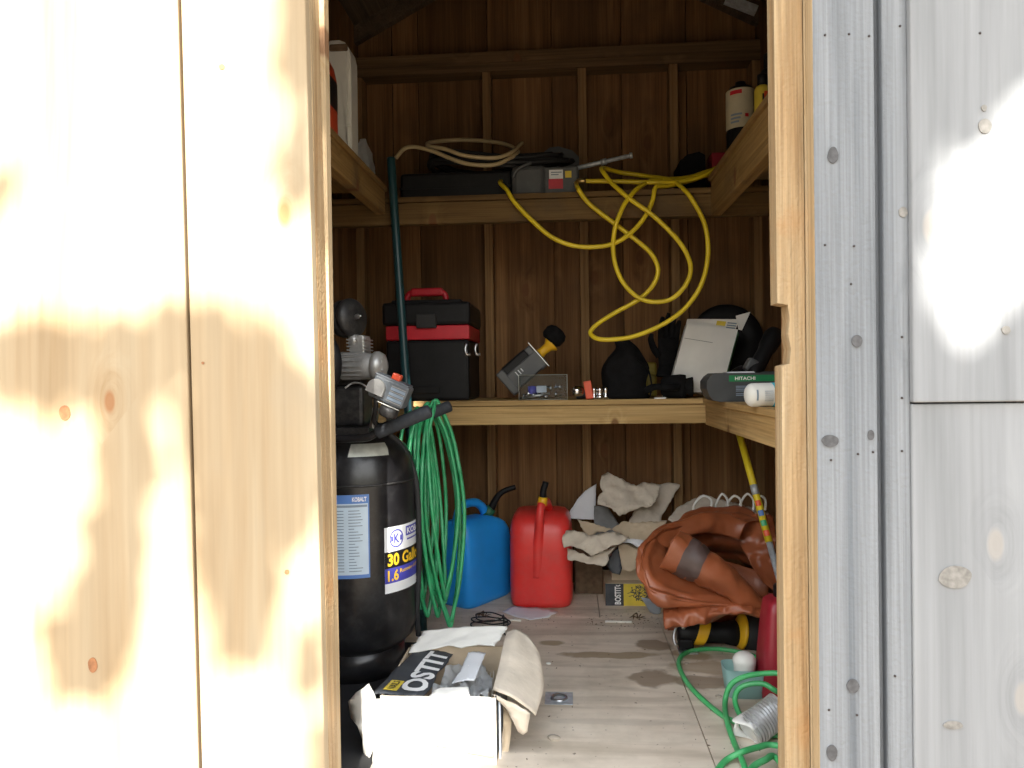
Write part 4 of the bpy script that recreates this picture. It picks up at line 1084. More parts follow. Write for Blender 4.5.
bm = BM(); quad(bm, lambda u, v: pc(u, v, -.0008), .03, .72, .72, .728); quad(bm, lambda u, v: pc(u, v, -.0008), .47, .50, .40, .435); part('crease', bm, 'grey_ribbed', t)
# dark disc behind
q = at(727, 339, 3.25)
bm = BM(); lathe(bm, [(0, 0), (.06, 0), (.07, .014), (.135, .010), (.152, .004), (.155, -.004), (.148, -.01), (0, -.012)], V((q.x, 3.255, q.z)), rot_to((-.05, -1, .16)), 48); box(bm, q.x - .05, q.x + .05, 3.22, 3.30, ZB, q.z - .10, .01)
single('round_guard', bm, 'black_plastic', 'large black round guard leaning on the wall behind the pale carton', 'guard')
# dark power tool at the right wall
t = thing('angle_grinder', 'black angle grinder behind the green-striped carton, half hidden by the jamb', 'power tool', (.70, 2.75, ZB))
c = at(765, 352, 2.78)
bm = BM(); lathe(bm, [(0, -.12), (.024, -.118), (.03, -.1), (.028, .0), (.034, .03), (.036, .08), (.028, .1), (0, .102)], c, rot_to((.5, .4, .75)), 20); part('motor_body', bm, 'black_plastic', t)
bm = BM(); obox(bm, c + V((-.055, -.03, -.052)), (.05, .05, .05), RY(30), .008); gh = part('gear_head', bm, 'grey_plastic', t)
bm = BM(); lathe(bm, [(0, 0), (.06, 0), (.062, .004), (.062, .03), (.055, .034), (0, .034)], c + V((-.075, -.03, -.11)), rot_to((-.2, -.6, .7)), 28); part('wheel_guard', bm, 'black_plastic', t)
bm = BM(); obox(bm, V((c.x, 2.78, ZB + .05)), (.14, .12, .10), RZ(10), .008); part('tool_case', bm, 'card_dark', t)
# dark carton with a green stripe and lettering
t = thing('green_striped_carton', 'dark grey carton with green stripe and white lettering on the right bench', 'carton', (.66, 2.62, ZB))
Yh = 2.47
P0, P1, P2, P3 = at(707, 402, Yh), at(788, 405, Yh), at(788, 368.5, Yh), at(702, 373.5, Yh)
def hc(u, v, d): q = V((P0.x + (P1.x - P0.x) * u, Yh + .02 * u + d, ZB + .0005 + (.118) * v)); return q
zt_ = at(740, 373, Yh).z - ZB
def hc(u, v, d): return V((P0.x + (P1.x - P0.x) * u, Yh + d, ZB + .0005 + zt_ * v))
ol = [(.16, 0), (1, 0), (1, 1), (.10, 1), (.04, .88), (.0, .72), (.0, .45), (.035, .2), (.09, .05)]
bm = BM(); prism(bm, ol, hc, 0, .12); bmesh.ops.recalc_face_normals(bm, faces=bm.faces)
part('carton_body', bm, 'card_dark', t)
bm = BM(); quad(bm, lambda u, v: hc(u, v, -.0008), .275, 1, .70, .92); gs = part('green_stripe', bm, 'card_green', t)
bm = BM(); text(bm, 'HITACHI', lambda a, b: hc(.35 + .25 * a, .75 + .12 * b, -.0016), 1, 1, .025); part('lettering', bm, 'lettering_white', gs)
bm = BM(); rnd = random.Random(2)
for k in range(4):
    quad(bm, lambda u, v: hc(u, v, -.0008), .36, .52 + rnd.random() * .05, .52 - k * .055, .55 - k * .055)
    quad(bm, lambda u, v: hc(u, v, -.0008), .66, .84 + rnd.random() * .1, .56 - k * .055, .585 - k * .055)
for k in range(2): quad(bm, lambda u, v: hc(u, v, -.0008), .36, .56, .26 - k * .055, .29 - k * .055)
part('small_print', bm, 'label_text', t)
bm = BM(); prism(bm, [(.28, 1.0), (.62, 1.0), (.60, 1.05), (.26, 1.04)], hc, .02, .08); bmesh.ops.recalc_face_normals(bm, faces=bm.faces); part('instruction_sheet', bm, 'paper_white', t)
# white bottle lying on the right bench edge
t = thing('white_bottle', 'white plastic bottle with a teal band lying at the right bench edge', 'bottle', (.62, 2.05, ZB))
r = .0325; p = V((at(746, 400, 2.06).x, 2.06, ZB + r + .0005)); d = V((1, .12, 0))
bm = BM(); lathe(bm, [(0, 0), (.012, 0), (.022, .002), (.029, .008), (r, .016), (r, .15), (.028, .165), (.016, .172), (.016, .195), (0, .196)], p, rot_to(d), 32); wb = part('bottle_body', bm, 'white_plastic', t)
dn2 = d.normalized()
bm = BM(); lathe(bm, [(r + .0004, .069), (r + .0008, .069), (r + .0008, .125), (r + .0004, .125)], p, rot_to(d), 32); part('teal_band', bm, 'teal_band', t)
bm = BM(); rt_ = V((0, 0, 1)).cross(dn2)
def bl(s, ang, off=.001): return p + dn2 * s + (V((0, 0, 1)) * math.sin(ang) + rt_ * -math.cos(ang) * -1 * -1) * (r + off)
for k in range(6): quad(bm, lambda u, v: bl(u, v), .04 + .004 * 0, .064, -.5 + k * .16, -.46 + k * .16, 2, 1)
quad(bm, lambda u, v: bl(u, v), .018, .023, -.45, .45, 1, 6)
part('small_print', bm, 'label_text', wb)

# ================================================================== UPPER SHELVES
# yellow hose
P = [at(583, 181, 2.93), at(620, 181.5, 2.93), at(655, 182.5, 2.91), at(680, 182, 2.92), at(700, 177, 2.93), at(716, 169, 2.97), at(728, 163, 3.02), at(730, 166, 3.08), at(712, 174, 3.06), at(690, 181, 2.98), at(668, 186, 2.90), at(656, 187, 2.855),
     at(652.8, 199.5, 2.845), at(646, 215, 2.84), at(633, 231, 2.835), at(615, 243, 2.83), at(594, 247, 2.83), at(570.7, 245, 2.83), at(550, 236, 2.83), at(529, 217.7, 2.84), at(513.4, 200.8, 2.845), at(507, 190, 2.86), at(500, 182, 2.93), at(512, 182, 3.06), at(545, 178, 3.16), at(572, 178, 3.10),
     at(577, 186.5, 2.87), at(582, 195, 2.845), at(591.6, 206, 2.85), at(615, 224, 2.85), at(636, 240, 2.85), at(651.5, 254, 2.85), at(658, 270, 2.85), at(652.8, 285.4, 2.85), at(638.4, 299.7, 2.855), at(615, 312.8, 2.86), at(596.8, 324.5, 2.85), at(590.5, 333, 2.84), at(598, 338.8, 2.82), at(615, 339.3, 2.81), at(638.4, 335, 2.81), at(667, 322, 2.81), at(688, 305, 2.81), at(702, 282.8, 2.81), at(708, 254, 2.82), at(705, 225.5, 2.83), at(694.4, 203.4, 2.845), at(684, 189.5, 2.865),
     at(670, 180, 2.95), at(645, 176, 3.03), at(618, 172, 3.04), at(604, 168, 2.98), at(602, 170, 2.90), at(609.8, 181, 2.865), at(618, 189, 2.845), at(630.6, 199.5, 2.83), at(654, 216.4, 2.815), at(677.5, 239.8, 2.81), at(689, 259.4, 2.81), at(690, 275, 2.81), at(682.7, 289, 2.815), at(669.7, 299.7, 2.82), at(651.5, 301.8, 2.83), at(635.8, 295.8, 2.835), at(621.5, 280, 2.84), at(613.7, 256.8, 2.84), at(614.5, 230.7, 2.815), at(622.8, 207.3, 2.82), at(633, 193, 2.845), at(641, 186, 2.88), at(655, 180, 2.96), at(685, 178, 3.0), at(706, 172, 3.04), at(722, 166, 3.1)]
t = thing('yellow_air_hose', 'yellow air hose coiled on the back upper shelf and drooping in loops', 'hose', (.05, 2.85, 1.3))
bm = BM(); tube(bm, P, .0088, 10, 6); part('hose', bm, 'hose_yellow', t)
bm = BM(); lathe(bm, [(0, -.02), (.006, -.02), (.009, -.012), (.0115, -.01), (.0115, .012), (.0095, .02), (0, .02)], at(581, 181, 2.93), rot_to((1, 0, 0)), 14); part('hose_fitting', bm, 'brass', t)

# flat black case, hoses heaped on it
bm = BM(); box(bm, at(400, 180, 2.95).x, at(511, 180, 2.95).x, 2.95, 3.30, ZU, ZU + .115, .012); box(bm, at(400, 180, 2.95).x - .002, at(511, 180, 2.95).x + .002, 2.948, 3.302, ZU + .05, ZU + .056)
zc_ = ZU + .115
single('flat_case', bm, 'black_plastic', 'flat black case on the back upper shelf under the heap of hoses', 'case')
def coil(cx, cy, z0, rx, ry, n, r, seed, tilt=0, dz=None):
    rnd = random.Random(seed); pts = []; m = 18
    for i in range(n):
        ax_, ay_ = rx * rnd.uniform(.86, 1.06), ry * rnd.uniform(.86, 1.06); ox, oy = rnd.uniform(-.02, .02), rnd.uniform(-.012, .012)
        for k in range(m):
            a = 2 * PI * k / m
            pts.append(V((cx + ox + ax_ * math.cos(a), cy + oy + ay_ * math.sin(a), z0 + r + i * r * .95 + tilt * math.cos(a) + rnd.uniform(0, r) + (dz(a) if dz else 0))))
    return pts
bm = BM(); tube(bm, coil(-.28, 3.125, zc_ + .014, .30, .135, 6, .010, 4, 0, lambda a: .02 + .02 * math.sin(2 * a + 1)), .010, 8, 4)
single('black_cable', bm, 'black_rubber', 'black cable heaped in a wide coil on the flat black case', 'cable')
bm = BM()
pts = [at(396, 158, 2.99), at(404, 149, 2.97), at(415, 147, 2.96), at(432, 151, 2.94), at(447, 157, 2.93), at(462, 162.5, 2.92), at(478, 165, 2.92), at(495, 164.5, 2.93), at(508, 159, 2.96), at(518, 151, 3.05), at(500, 143, 3.14), at(465, 140, 3.16), at(432, 142, 3.06), at(428, 146, 2.97), at(445, 149, 2.945), at(462, 155, 2.935), at(480, 157.5, 2.935), at(498, 157.5, 2.945), at(512, 152, 2.98), at(522, 143, 3.08)]
tube(bm, pts, .0085, 8, 6); single('tan_hose', bm, 'hose_tan', 'tan hose drooping in two strands over the flat black case', 'hose')
# grey jug with label
t = thing('grey_case', 'grey plastic case with a white and red label on the back upper shelf', 'case', (at(545, 180, 3).x, 3.0, ZU))
x0, x1, x2 = at(510, 180, 2.93).x, at(546, 180, 2.93).x, at(578.5, 180, 2.93).x
bm = BM(); box(bm, x0 + .003, x1, 2.945, 3.12, ZU, at(528, 164, 2.94).z, .022); box(bm, x1 - .01, x2, 2.94, 3.12, ZU, at(560, 166, 2.94).z, .008); gb = part('case_body', bm, 'grey_plastic', t)
bm = BM(); q0, q1 = at(536, 150, 3.28), at(579, 150, 3.28); zt2 = at(550, 147, 3.28).z
prism(bm, [(q0.x, ZU + .1), (q1.x, ZU + .1), (q1.x, zt2 - .05), (q1.x - .03, zt2 - .02), (q1.x - .09, zt2), (q0.x + .06, zt2 - .004), (q0.x, zt2 - .05)], lambda u, v, d: V((u, d, v)), 3.275, 3.328); bmesh.ops.recalc_face_normals(bm, faces=bm.faces); part('case_hump', bm, 'grey_plastic', t)
bm = BM(); tube(bm, [at(513, 178, 2.935), at(516, 171, 2.93), at(523, 166, 2.93), at(531, 163, 2.94)], .006, 8, 5); part('carry_grip', bm, 'grey_plastic', t)
def fr_(a, b_, c, d, m, nm, Y, par): 
    bm = BM(); p, q = at(a, b_, Y), at(c, d, Y); quad(bm, lambda u, v: V((u, Y, v)), p.x, q.x, q.z, p.z); return part(nm, bm, m, par)
l1 = fr_(549, 170, 563, 178.6, 'label_white', 'white_label', 2.9385, t); fr_(548.5, 179, 563, 188.5, 'label_red', 'red_label', 2.9385, t); fr_(565, 171, 571.5, 177.5, 'card_yellow', 'small_sticker', 2.9385, t)
bm = BM(); p = at(551, 175.5, 2.9375)
for k in range(2): quad(bm, lambda u, v: p + V((u, 0, v)), 0, .042 - .012 * k, .010 - k * .009, .014 - k * .009)
part('label_print', bm, 'label_text', l1)
# steel bar
bm = BM(); a, b_ = at(560, 172, 3.02), at(631, 155.5, 2.96); tube(bm, [a, a.lerp(b_, .5), b_], [.010, .0095, .0085], 8, 1)
d = (b_ - a).normalized(); lathe(bm, [(0, -.006), (.012, -.006), (.012, .006), (0, .006)], b_, rot_to(d), 12); lathe(bm, [(0, -.012), (.0125, -.012), (.0125, .012), (0, .012)], a.lerp(b_, .62), rot_to(d), 12)
single('steel_bar', bm, 'galvanised', 'grey steel bar sticking out above the labelled grey case', 'bar')
# dark box in the right corner of the back shelf
x0, x1 = at(682, 175, 3.05).x, at(708, 175, 3.05).x
bm = BM(); prism(bm, [(x0, ZU), (x1, ZU), (x1, ZU + .19), (x1 - .025, ZU + .205), (x0 + .03, ZU + .195), (x0, ZU + .17)], lambda u, v, d: V((u, d, v)), 3.10, 3.28); bmesh.ops.recalc_face_normals(bm, faces=bm.faces)
single('black_pouch', bm, 'cloth_black', 'small black pouch at the right end of the back upper shelf', 'pouch')
bm = BM(); q = at(717, 160, 3.12); box(bm, q.x - .025, q.x + .03, 3.1, 3.2, ZU, ZU + .20, .004); single('red_brown_box', bm, 'dark_red', 'dark red box beside the black pouch on the back upper shelf', 'box')
# canister, yellow bottle, black bottle on the right upper shelf
def canister(px, Y, r, ztop, ztable): return V((at(px, 150, Y).x, Y, ztable))
c = canister(741, 2.72, .05, 0, ZS); r = .0505
zz = [at(741, y, 2.70).z for y in (128, 114, 90, 84)]
t = thing('canister', 'black canister with a cream label on the right upper shelf', 'canister', c)
bm = BM(); lathe(bm, [(0, .0), (r - .004, .0), (r, .006), (r, zz[0] - ZS - .015), (r - .002, zz[0] - ZS - .01), (r - .002, zz[2] - ZS + .002), (r - .01, zz[2] - ZS + .012), (.02, zz[3] - ZS), (.018, zz[3] - ZS + .012), (0, zz[3] - ZS + .014)], c, None, 36); part('canister_body', bm, 'black_plastic', t)
fcan = math.atan2(-c.y, -c.x)
bm = BM()
def cp(th, z, off): a = fcan + th; return V((c.x + (r + off) * math.cos(a), c.y + (r + off) * math.sin(a), z))
quad(bm, lambda u, v: cp(u, v, .0006), -1.7, 1.7, zz[0] - .005, zz[2] - .001, 24, 1, smooth=True); cl_ = part('cream_label', bm, 'cream', t)
bm = BM(); quad(bm, lambda u, v: cp(u, v, .0012), -.75, .1, zz[2] - .022, zz[2] - .008, 8, 1); part('red_heading', bm, 'red_tool', cl_); bm = BM(); quad(bm, lambda u, v: cp(u, v, .0012), .3, .55, zz[0] + .03, zz[0] + .042, 3, 1); part('red_emblem', bm, 'red_tool', cl_)
bm = BM()
for k in range(3): quad(bm, lambda u, v: cp(u, v, .0012), -.7, -.1 + .1 * k, zz[0] + .012 + k * .013, zz[0] + .019 + k * .013, 6, 1)
part('small_print', bm, 'label_text', cl_)
bm = BM(); lathe(bm, [(0, 0), (.02, .004), (.024, .014), (.02, .024), (0, .028)], cp(.25, zz[0] - .052, -.006), RX(70), 16); part('white_spout', bm, 'white_plastic', t)
bt = [(763, 2.48, .026, 'yellow_bottle', 'yellow bottle with black cap beside the cream-labelled canister', 'card_yellow', 87, 77), (771.5, 2.55, .036, 'black_bottle', 'tall black bottle behind the yellow bottle, half behind the jamb', 'black_plastic', 70, 56)]
for px, Y, r, nm, lab, m, ys, yt in bt:
    c = canister(px, Y, r, 0, ZS); z1, z2 = at(px, ys, Y).z - ZS, at(px, yt, Y).z - ZS
    t = thing(nm, lab, 'bottle', c)
    bm = BM(); lathe(bm, [(0, 0), (r - .003, 0), (r, .004), (r, z1 - .012), (r * .8, z1), (r * .5, z1 + .004), (0, z1 + .005)], c, None, 28); b0 = part('bottle_body', bm, m, t)
    bm = BM(); lathe(bm, [(0, 0), (r * .62, 0), (r * .62, z2 - z1), (r * .5, z2 - z1 + .004), (0, z2 - z1 + .005)], c + V((0, 0, z1 + .004)), None, 20); part('cap', bm, 'black_plastic', t)
    if nm == 'yellow_bottle':
        f = math.atan2(-c.y, -c.x)
        def yp(u, v, off=.0008): a = f + u; return V((c.x + (r + off) * math.cos(a), c.y + (r + off) * math.sin(a), ZS + v))
        bm = BM(); quad(bm, lambda u, v: yp(u, v), .0, 1.5, .05, z1 - .03, 10, 1); lb = part('dark_label', bm, 'label_black', t)
        bm = BM(); quad(bm, lambda u, v: yp(u, v, .0014), .2, 1.2, .12, .16, 8, 1); part('red_print', bm, 'orange_red', lb)
    else:
        bm = BM(); lathe(bm, [(r + .0004, z1 * .45), (r + .001, z1 * .45), (r + .001, z1 - .03), (r + .0004, z1 - .03)], c, None, 28); part('blue_label', bm, 'pole_teal', t)
# left upper shelf: red jug, white jug, clear bag
c = V((-.752, 2.22, ZS)); t = thing('red_jug', 'red jug with black label beside the door on the left upper shelf', 'jug', c)
bm = BM(); rows = []
for z, w, d, sx in ((0, .10, .15, 0), (.006, .108, .16, 0), (.17, .108, .16, 0), (.21, .10, .155, -.004), (.26, .075, .13, -.018), (.30, .05, .08, -.03), (.318, .03, .04, -.036)):
    rows.append([c + V((sx + p, q, z)) for p, q in srect(w, d, 4, 32)])
loft(bm, rows, closed=True); bm.verts.ensure_lookup_table(); bm.faces.new(bm.verts[-32:]); bm.faces.new(bm.verts[:32][::-1]); part('jug_body', bm, 'jug_red', t)
bm = BM(); ol = srect(.1092, .1612, 4, 48); 
loft(bm, [[c + V((p, q, z)) for p, q in ol] for z in (.075, .165)], closed=True); lb = part('black_label', bm, 'label_black', t)
bm = BM(); lathe(bm, [(0, 0), (.02, 0), (.02, .025), (0, .026)], c + V((-.036, 0, .318)), None, 16); part('cap', bm, 'black_plastic', t)
bm = BM()
for k in range(4): quad(bm, lambda u, v: c + V((u, -.0812, v)), -.02 + .012 * (k % 2), .035, .09 + k * .016, .098 + k * .016)
part('label_print', bm, 'dusty_grey', lb)
x0, x1 = at(340.5, 100, 2.5).x, at(358.5, 100, 2.60).x; z1 = at(350, 38, 2.5).z
t = thing('white_jug', 'tall white plastic jug with a moulded handle on the left upper shelf', 'jug', ((x0 + x1) / 2, 2.55, ZS))
x0 = x1 - .12
ol = [(x0, ZS), (x1 - .004, ZS), (x1, ZS + .004), (x1, z1 - .06), (x1 - .006, z1 - .03), (x1 - .02, z1 - .008), (x1 - .04, z1), (x0 + .05, z1), (x0 + .02, z1 - .02), (x0, z1 - .08)]
bm = BM(); b2 = BM(); prism(b2, ol, lambda u, v, d: V((u, d, v)), 2.50, 2.60); bmesh.ops.recalc_face_normals(b2, faces=b2.faces); bmesh.ops.bevel(b2, geom=[e for e in b2.edges if e.calc_face_angle(0) > 1.3], offset=.012, segments=3, affect='EDGES'); merge(bm, b2); wj = part('jug_body', bm, 'white_plastic', t)
bm = BM(); q = at(342, 47, 2.495); box(bm, q.x - .045, q.x + .018, 2.4965, 2.503, q.z - .012, q.z + .012, .005); part('handle_recess', bm, 'debris_brown', wj)
bm = BM(); box(bm, x0 + .02, x1 - .0, 2.4985, 2.5, ZS + .115, ZS + .118); part('moulded_rib', bm, 'white_plastic', wj)
bm = BM(); ol = [at(358.5, 150, 2.66), at(359, 130, 2.66), at(362, 118, 2.66), at(366, 128, 2.66), at(369, 138, 2.66), at(372, 150, 2.66)]
rows = []
for i, (z, w, d) in enumerate(((0, .07, .10), (.01, .085, .12), (.05, .08, .11), (.09, .055, .08), (.125, .03, .04), (.14, .02, .01))):
    rows.append([V((at(363, 150, 2.68).x - .012 + p + nz((p * 30, q * 30, z * 20), 1, .012), 2.72 + q + nz((p * 30, q * 30, z * 20 + 9), 1, .012), ZS + z)) for p, q in srect(w, d, 2.5, 24)])
loft(bm, rows, closed=True, smooth=False); bm.verts.ensure_lookup_table(); bm.faces.new(bm.verts[-24:]); bm.faces.new(bm.verts[:24][::-1])
single('clear_bag', bm, 'clear_bag', 'crumpled clear plastic bag behind the tall white jug', 'bag')

# ================================================================== UNDER THE BENCH, RIGHT
# closed carton with nails printed on it
p0, p1 = at(605.5, 602, 3.08), at(672, 602, 3.08); zt = .092
x0, x1, ya, yb = p0.x, p1.x, 3.08, 3.30
t = thing('nail_carton', 'small black and yellow carton of nails on the floor under the torn cardboard', 'carton', ((x0 + x1) / 2, 3.2, 0))
bm = BM(); box(bm, x0, x1, ya + .001, yb, 0, zt, .002); part('carton_body', bm, 'kraft', t)
xm = x0 + .075
bm = BM(); quad(bm, lambda u, v: V((u, ya - .0005, v)), x0, xm, .0, zt - .001); bp_ = part('black_panel', bm, 'card_black', t)
bm = BM(); text(bm, 'BOSTITCH', lambda a, b: V((x0 + .038 + .026 * (1 - b), ya - .0016, .006 + .105 * a)), 1, 1, .03)
for f in [f for f in bm.faces if max(v.co.z for v in f.verts) > zt - .002]: bm.faces.remove(f)
bmesh.ops.delete(bm, geom=[v for v in bm.verts if not v.link_faces], context='VERTS')
part('lettering', bm, 'lettering_white', bp_)
bm = BM(); quad(bm, lambda u, v: V((u, ya - .0004, v)), xm, x1, .0, zt - .001); yp_ = part('yellow_panel', bm, 'card_yellow', t)
rnd = random.Random(4); bm = BM()
for i in range(90):
    a = rnd.uniform(0, 2 * PI); r = rnd.random() ** .5; c = V((xm + .085 + r * .06 * math.cos(a), ya - .0009 - i * 1e-6, .052 + r * .03 * math.sin(a))); d = rnd.uniform(0, PI); L = .011
    dx, dz = math.cos(d) * L, math.sin(d) * L; nx, nz_ = -math.sin(d) * .0012, math.cos(d) * .0012
    bm.faces.new([bm.verts.new(c + V(q)) for q in ((-dx - nx, 0, -dz - nz_), (dx - nx, 0, dz - nz_), (dx + nx, 0, dz + nz_), (-dx + nx, 0, -dz + nz_))])
part('nail_picture', bm, 'card_black', yp_)
# an old carton behind, nearly all in shadow
bx0, bx1 = at(590, 560, 3.2).x, at(668, 560, 3.2).x
bm = BM(); w = .004; ya2, yb2, h = 3.10, 3.32, .205
box(bm, x0 + .03, x1 - .03, ya2 + .03, yb2, zt + .001, zt + .005); box(bm, x0 + .03, x0 + .034, ya2 + .03, yb2, zt + .005, h); box(bm, x1 - .034, x1 - .03, ya2 + .03, yb2, zt + .005, h); box(bm, x0 + .034, x1 - .034, yb2 - w, yb2, zt + .005, h); box(bm, x0 + .034, x1 - .034, ya2 + .03, ya2 + .034, zt + .005, h)
single('open_carton', bm, 'kraft', 'open brown carton on top of the nail carton, buried in torn cardboard', 'carton')
def torn(name, label, px, Y, amp, mat, seed, tilt=0.0, step=2.6, jit=.75, cat='cardboard', group='torn cardboard sheets', thick=.003, sag_=0.0):
    cx = sum(p[0] for p in px) / len(px); cy = sum(p[1] for p in px) / len(px)
    bm = BM()
    sheet(bm, px, lambda a, b: at(a, b, Y + tilt * (b - cy) * -.001 + crumple((a * .045, b * .055, seed), 1.0, amp) + crumple((a * .16, b * .16, seed), 1.0, amp * .28) + sag_ * ((a - cx) / 40) ** 2), step, jit, thick, seed)
    return single(name, bm, mat, label, cat, group)
torn('white_card', 'white torn card leaning at the left of the cardboard heap', [(566, 518), (577, 500), (585, 491), (596.5, 484), (595.5, 505), (594.4, 520)], 3.30, .002, 'paper_white', 2, 2, jit=.3, group=None)
torn('ribbed_sheet', 'dark grey ribbed sheet beneath the topmost crumpled kraft paper', [(594, 506), (607, 506), (620, 526), (620, 545), (594, 545)], 3.20, .003, 'grey_ribbed', 3, 2, group=None, cat='sheet', jit=.2)
torn('cardboard_sheet', 'flat brown cardboard sheet standing at the right behind the crumpled paper', [(655, 484), (660, 485), (670, 483), (680, 485), (673.5, 497), (662, 515), (660, 555), (640, 558), (629, 521), (636, 508)], 3.22, .010, 'kraft_grey', 4, 3)
torn('crumpled_paper', 'large crumpled grey-brown kraft paper on top of the cardboard heap', [(601.7, 475.5), (608, 472), (636, 486), (644, 482), (660, 485), (658, 496), (652, 505.6), (640, 507), (633, 511), (620, 516), (610, 507), (597.5, 505), (598, 497), (603, 492), (600, 484)], 3.16, .030, 'kraft_grey', 5, 3, cat='paper', group=None)
torn('cardboard_sheet', 'brown cardboard strip with a torn lower edge in the middle of the heap', [(577, 519), (591, 523), (612, 529), (605, 532), (597, 532), (591, 537), (583, 531)], 3.12, .014, 'kraft', 6, 1)
torn('cardboard_sheet', 'brown cardboard piece in the middle of the heap beside the tarp', [(612, 529), (624, 521), (634, 523), (654, 522), (667, 521), (662, 533), (650, 540), (641, 544), (628, 540), (622, 534)], 3.10, .020, 'kraft', 7, 2)
torn('cardboard_sheet', 'wide pale cardboard sheet with torn edges across the front of the heap', [(562, 538), (566, 531), (571, 530.6), (580, 532), (591, 536), (612, 532), (629, 538), (622, 543), (610, 547), (601, 552), (591, 556), (583, 550), (576.7, 548), (570, 546), (564, 548)], 3.0, .018, 'kraft_pale', 8, 3)
torn('cardboard_sheet', 'ragged pale cardboard sheet lowest in the heap next to the red can', [(567, 548), (577, 552), (591, 557), (604, 551), (616, 546), (613, 550), (608, 555), (609, 560), (605, 566), (597, 565), (587, 564), (578, 561), (568, 560)], 3.01, .014, 'kraft_pale', 9, 2)
torn('cardboard_flap', 'clean tan cardboard flap above the small nail carton', [(618, 545), (625, 543.5), (639, 549), (637, 559), (635, 570), (629, 572), (622.5, 570)], 3.075, .003, 'kraft', 10, 1, jit=.2, group=None)
torn('torn_print', 'torn black printed scrap hanging left of the clean tan flap', [(612, 552), (618, 547), (622, 568), (620, 575), (612, 573), (606, 565)], 3.085, .006, 'card_black', 12, 1, group=None, cat='paper', jit=.4)
torn('white_scrap', 'narrow white torn paper edge between the cardboard and the tarp', [(617, 542), (627, 538.5), (643, 540), (648, 546), (640, 549), (630, 543)], 3.045, .006, 'paper_white', 13, 1, group=None, cat='paper', jit=.4)
# pale sheet and white loops behind the tarp
torn('cardboard_sheet', 'grey-brown cardboard sheet lying behind the brown tarp', [(668, 520), (676, 509), (692, 500), (704, 495), (720, 500), (748, 507), (768, 512), (772, 530), (730, 535), (690, 530)], 2.98, .014, 'kraft_grey', 14, 6)
bm = BM(); P = []
for i, (px, w) in enumerate(((703, 9), (722, 6), (734, 7), (747, 7), (760, 6))):
    P += [at(px - w * 1.1, 510, 2.90), at(px - w * .9, 503, 2.89), at(px, 496 - 2 * (i % 2), 2.88), at(px + w * .9, 500, 2.88), at(px + w * .9, 510, 2.86)]
tube(bm, P, .0045, 8, 5); single('white_rope', bm, 'white_plastic', 'white rope in small loops on the sheet behind the brown tarp', 'rope')

# brown tarp
t = thing('tarp', 'brown crumpled tarp bundled up under the right bench', 'tarp', (.45, 2.5, 0))
F = 1
C = [
 [(768, 560, 2.72), (748, 545, 2.80), (722, 540, 2.82), (703, 545, 2.80), (696, 558, 2.74), (708, 572, 2.66), (738, 592, 2.56), (764, 604, 2.50)],
 [(768, 535, 2.78), (745, 522, 2.84), (720, 516, 2.86), (694, 518, 2.82), (678, 536, 2.72), (682, 566, 2.58), (722, 588, 2.50), (764, 604, 2.45)],
 [(768, 525, 2.80), (742, 514, 2.86), (716, 511, 2.84), (690, 514, 2.76), (664, 532, 2.64), (660, 566, 2.50), (705, 590, 2.44), (764, 605, 2.42)],
 [(760, 521, 2.78), (738, 514, 2.82), (710, 512, 2.80), (680, 518, 2.70), (648, 542, 2.54), (648, 574, 2.43), (690, 593, 2.40), (764, 606, 2.40)],
 [(752, 521, 2.74), (730, 515, 2.78), (700, 514, 2.74), (668, 525, 2.63), (639, 556, 2.47), (645, 584, 2.40), (686, 598, 2.385), (764, 608, 2.39)],
 [(745, 525, 2.72), (725, 518, 2.75), (694, 518, 2.70), (660, 530, 2.58), (636.5, 566, 2.46), (650, 594, 2.40), (690, 604, 2.38), (764, 612, 2.40)],
 [(740, 540, 2.72), (720, 535, 2.72), (690, 535, 2.68), (662, 548, 2.60), (645, 580, 2.53), (662, 600, 2.47), (700, 608, 2.45), (764, 618, 2.46)],
]
cur = [catmull([at(*c) for c in r], 10) for r in C]
cols = [catmull(c, 6) for c in zip(*cur)]
rows = [list(r) for r in zip(*cols)]
inner = catmull([at(*c) for c in [(768, 578, 2.86), (755, 566, 2.90), (735, 560, 2.92), (716, 560, 2.90), (708, 564, 2.84), (715, 574, 2.76), (740, 593, 2.64), (764, 604, 2.54)]], 10)
rows = [[p.lerp(q, k / 6) + V((0, .03 * math.sin(PI * k / 6), 0)) for p, q in zip(inner, rows[0])] for k in range(6)] + rows
nr_, nc_ = len(rows), len(rows[0])
bm = BM(); g = loft(bm, rows)
bm.normal_update()
for i, r in enumerate(g):
    for j, v in enumerate(r):
        e = min(1, j / 10, (nc_ - 1 - j) / 8)
        k = .010 * (abs(math.sin(i * .42 + 1.9 * noise.noise(V((j * .07, i * .06, 3))))) - .5) * e
        k += .034 * noise.noise(V((i * .09, j * .055, 9))) * e
        k -= .034 * (abs(noise.noise(V((v.co.x * 7, v.co.y * 5, v.co.z * 7)))) - .25) * e + .012 * (abs(noise.noise(v.co * 19 + V((3, 1, 2)))) - .25) * e
        v.co += v.normal * k
solid(bm, .0016); bmesh.ops.recalc_face_normals(bm, faces=bm.faces); tb = part('tarp_body', bm, 'tarp_brown', t)
# rolled part with a band of dark tape
axp = [at(670, 548, 2.44), at(695, 562, 2.425), at(722, 579, 2.41), at(748, 597, 2.40), at(766, 607, 2.40)]
bm = BM(); tube(bm, axp, [.066, .064, .052, .034, .010], 36, 12)
def rollwarp(v):
    q = v.co.copy()
    v.co += V((nz(q, 22, .003) + crumple(q, 9, .008), nz(q + V((3, 3, 3)), 9, .010), nz(q + V((9, 0, 0)), 16, .005) + crumple(q + V((4, 4, 4)), 13, .009)))
for v in bm.verts: rollwarp(v)
